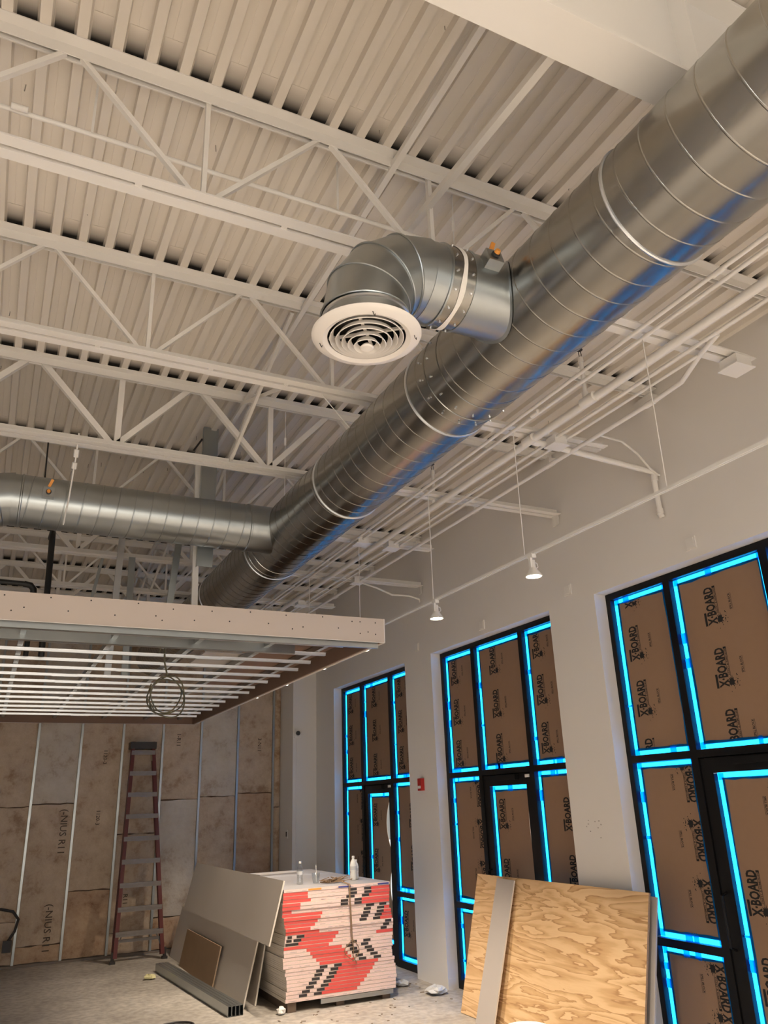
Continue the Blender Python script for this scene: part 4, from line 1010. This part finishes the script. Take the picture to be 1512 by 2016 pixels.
# ------------------------------------------------------------------ boards leaning on the stack's left side
def lean_board(name, y0, y1, xb, zb, xt, zt, th, label, face, edge=GYPE, cat='drywall', dyt=0):
    """board leaning towards +x: bottom line at (xb,zb), top line at (xt,zt), y0..y1"""
    d = V((xt-xb, 0, zt-zb)); nrm = V((-d.z, 0, d.x)).normalized()*th      # towards the room (-x)
    t = empty(name, (xb, y0, zb), label, cat)
    vs = []
    for p in (V((0, 0, 0)), V((d.x, 0, d.z))):
        for y in (0, y1-y0):
            for q in (V((0, 0, 0)), nrm): vs.append(p+q+V((0, y+(dyt if p.z else 0), 0)))
    # index: p*4 + y*2 + q
    b = MB(); b.add(vs, [(1, 5, 7, 3)], 0); b.add(vs, [(0, 2, 6, 4), (0, 4, 5, 1), (2, 3, 7, 6), (4, 6, 7, 5), (0, 1, 3, 2)], 1)
    b.build('board', [face, edge], t); return t
lean_board('leaning_board', 8.92, 12.35, 2.80, .0, 2.905, .62, .016, 'grey drywall board standing behind the lower leaning board', LEANB)
lean_board('leaning_board', 8.86, 12.45, 2.655, .0, 2.80, .615, .016, 'lower grey drywall board leaning in front of the stack', LEANB)
lean_board('leaning_board', 8.42, 12.25, 2.775, .60, 2.925, 1.185, .016, 'upper grey drywall board propped against the left of the stack', LEANB)
lean_board('leaning_offcut', 9.95, 11.65, 2.612, .0, 2.70, .42, .014, 'small brown board offcut leaning on the lower grey board', mat('brown_board', (.34, .22, .125), .55, noise=(5, .9, (.28, .175, .10))), PLYE, 'board')

# ------------------------------------------------------------------ metal studs on the floor
p0, p1 = V((2.335, 11.45, 0)), V((2.50, 8.62, 0)); dd = (p1-p0).normalized(); sd = V((-dd.y, dd.x, 0))
for k in range(4):
    off = (k-1.5)*.040
    a = p0 + sd*off; c = p1 + sd*off
    t = empty('metal_stud', a, 'galvanised metal stud lying on the floor, %s of the bundle from the leaning boards' % ORD[k], 'metal stud', 'bundle of metal studs on the floor')
    b = MB(); b.chan((0, 0, .092), V(c-a)+V((0, 0, .092)), .036, .09, .002, flip=-1); b.build('stud_channel', GALV2, t)
    b = MB(); dl = V(c-a); b.bar(V((0, 0, .004)), dl+V((0, 0, .004)), .036, .002); b.build('stud_lip', GALV2, t)

# ------------------------------------------------------------------ plywood leaning on the pier between the near windows
def lean_wall(name, y0, y1, xb, xt, zt, th, label, face, edge, cat, z0=0):
    d = V((xt-xb, 0, zt-z0)); nrm = V((-d.z, 0, d.x)).normalized()*th; L = y1-y0; hgt = d.length
    t = empty(name, (xb, (y0+y1)/2, z0), label, cat)
    # local object so that the grain follows the sheet: x along sheet length, z up the sheet
    ob = MB(); ob.box((-L/2, -th, 0), (L/2, 0, hgt), 1)
    ob.mi = [1]*6; ob.mi[2] = 0
    o = ob.build('sheet', [face, edge], t)
    ex = V((0, -1, 0)); ez = d.normalized(); ey = ez.cross(ex)
    o.matrix_local = Matrix(((ex.x, ey.x, ez.x, 0), (ex.y, ey.y, ez.y, 0), (ex.z, ey.z, ez.z, 0), (0, 0, 0, 1)))
    return t
lean_wall('plywood_sheet', 5.055, 7.49, 4.40, 4.695, 1.19, .018, 'plywood sheet with bold wavy grain leaning on the pier', PLY, PLYE, 'plywood')
lean_wall('drywall_sheet', 5.03, 7.40, 4.47, 4.74, 1.16, .014, 'grey drywall sheet hidden behind the leaning plywood', GYPG, GYPG, 'drywall')
# narrow drywall strip standing on the plywood face
t = empty('drywall_strip', (4.30, 6.93, 0), 'narrow grey drywall strip leaning across the plywood sheet', 'drywall')
b = MB(); b.box((-.145, -.014, 0), (.145, 0, 1.225)); b.mi = [1]*6; b.mi[2] = 0
o = b.build('strip', [GYPG, GYPE], t)
ez = V((.335, -.02, 1.17)).normalized(); ex = V((0, -1, 0)); ex = (ex-ez*ex.dot(ez)).normalized(); ey = ez.cross(ex)
o.matrix_local = Matrix(((ex.x, ey.x, ez.x, 0), (ex.y, ey.y, ez.y, 0), (ex.z, ey.z, ez.z, 0), (0, 0, 0, 1)))

# ------------------------------------------------------------------ floor litter
def crumple(name, x, y, s, label, mm, seed, flat=.5):
    rnd = random.Random(seed); b = MB(); n, mN = 10, 5; vs = []
    for j in range(mN+1):
        for i in range(n):
            a = 2*pi*i/n; e = pi*j/mN; r = s*(.7+.6*rnd.random()); vs.append((r*cos(a)*sin(e), r*sin(a)*sin(e), max(0, (1-cos(e))/2*s*flat*(1.2+.5*rnd.random()))))
    b.add(vs, [(j*n+i, j*n+(i+1) % n, (j+1)*n+(i+1) % n, (j+1)*n+i) for j in range(mN) for i in range(n)])
    o = tag(b.build(name, mm), label, 'litter', 'litter on the floor'); o.location = (x, y, .001)
PLAS = mat('crumpled_film', (.62, .62, .62), .3)
crumple('plastic_wrap', 4.57, 8.30, .11, 'crumpled clear plastic at the foot of the pier by the plywood', PLAS, 1)
crumple('plastic_wrap', 4.45, 8.86, .08, 'crumpled pale plastic at the foot of the far pier', PLAS, 2)
crumple('plastic_wrap', 4.42, 9.55, .13, 'bunched plastic film on the floor by the farthest window', PLAS, 3, .4)
crumple('paper_scrap', 2.90, 8.43, .045, 'small white paper scrap on the floor by the stack corner', PIPEW, 4, 1.0)
crumple('paper_scrap', 2.10, 11.0, .07, 'pale crumpled scrap on the floor left of the metal studs', mat('yellow_scrap', (.6, .55, .3), .7), 5)
b = MB(); rnd = random.Random(12)
for k in range(150):
    x = rnd.uniform(2.3, 4.7); y = rnd.uniform(6.6, 9.9) if rnd.random() < .7 else rnd.uniform(8, 12)
    if (x < PX1+.05 and PY0-.05 < y) or (x < 3.0 and y > 8.3) or (4.25 < x and y < 7.6): continue
    l = rnd.uniform(.008, .05); a = rnd.uniform(0, pi); d = V((cos(a), sin(a), 0))*l
    b.bar(V((x, y, .003)), V((x, y, .003))+d, rnd.uniform(.004, .016), .005)
tag(b.build('floor_debris', mat('debris', (.20, .15, .11), .9)), 'small chips and splinters scattered over the concrete floor', 'debris', kind='stuff')

def bucket(name, x, y, h, r, mm, label):
    t = empty(name, (x, y, 0), label, 'bucket')
    b = MB(); b.lathe([(.0005, 0), (r*.88, 0), (r*.9, .01), (r*.97, h*.8), (r, h-.02)], n=32); b.build('bucket_body', mm, t, smooth=True)
    b = MB(); b.lathe([(r, h-.03), (r*1.05, h-.028), (r*1.06, h-.004), (r*1.03, h), (r*.96, h-.002), (r*.94, h-.008), (.0005, h-.008)], n=32); b.build('bucket_lid', mm, t, smooth=True)
    b = MB(); b.tube([(r*1.06*cos(pi*k/12), -.012-r*.9*sin(pi*k/12)*.35-r*.1, h-.05-.5*r*sin(pi*k/12)) for k in range(13)], .003, 6); b.build('wire_handle', GALV2, t, smooth=True)
bucket('paint_bucket', 3.72, 5.43, .37, .15, mat('white_bucket', (.78, .74, .66), .4), 'white lidded bucket cut off by the bottom edge before the plywood')
t = empty('cord_coil', (1.86, 8.31, .012), 'black coiled cord on the floor at the bottom left edge', 'cord')
for q in range(3):
    b = MB(); b.tube([((.13+.012*q)*cos(2*pi*k/32), (.13+.01*q)*sin(2*pi*k/32), .012+.018*q) for k in range(33)], .010, 7, caps=False); b.build('cord_loop', DARKP, t, smooth=True)
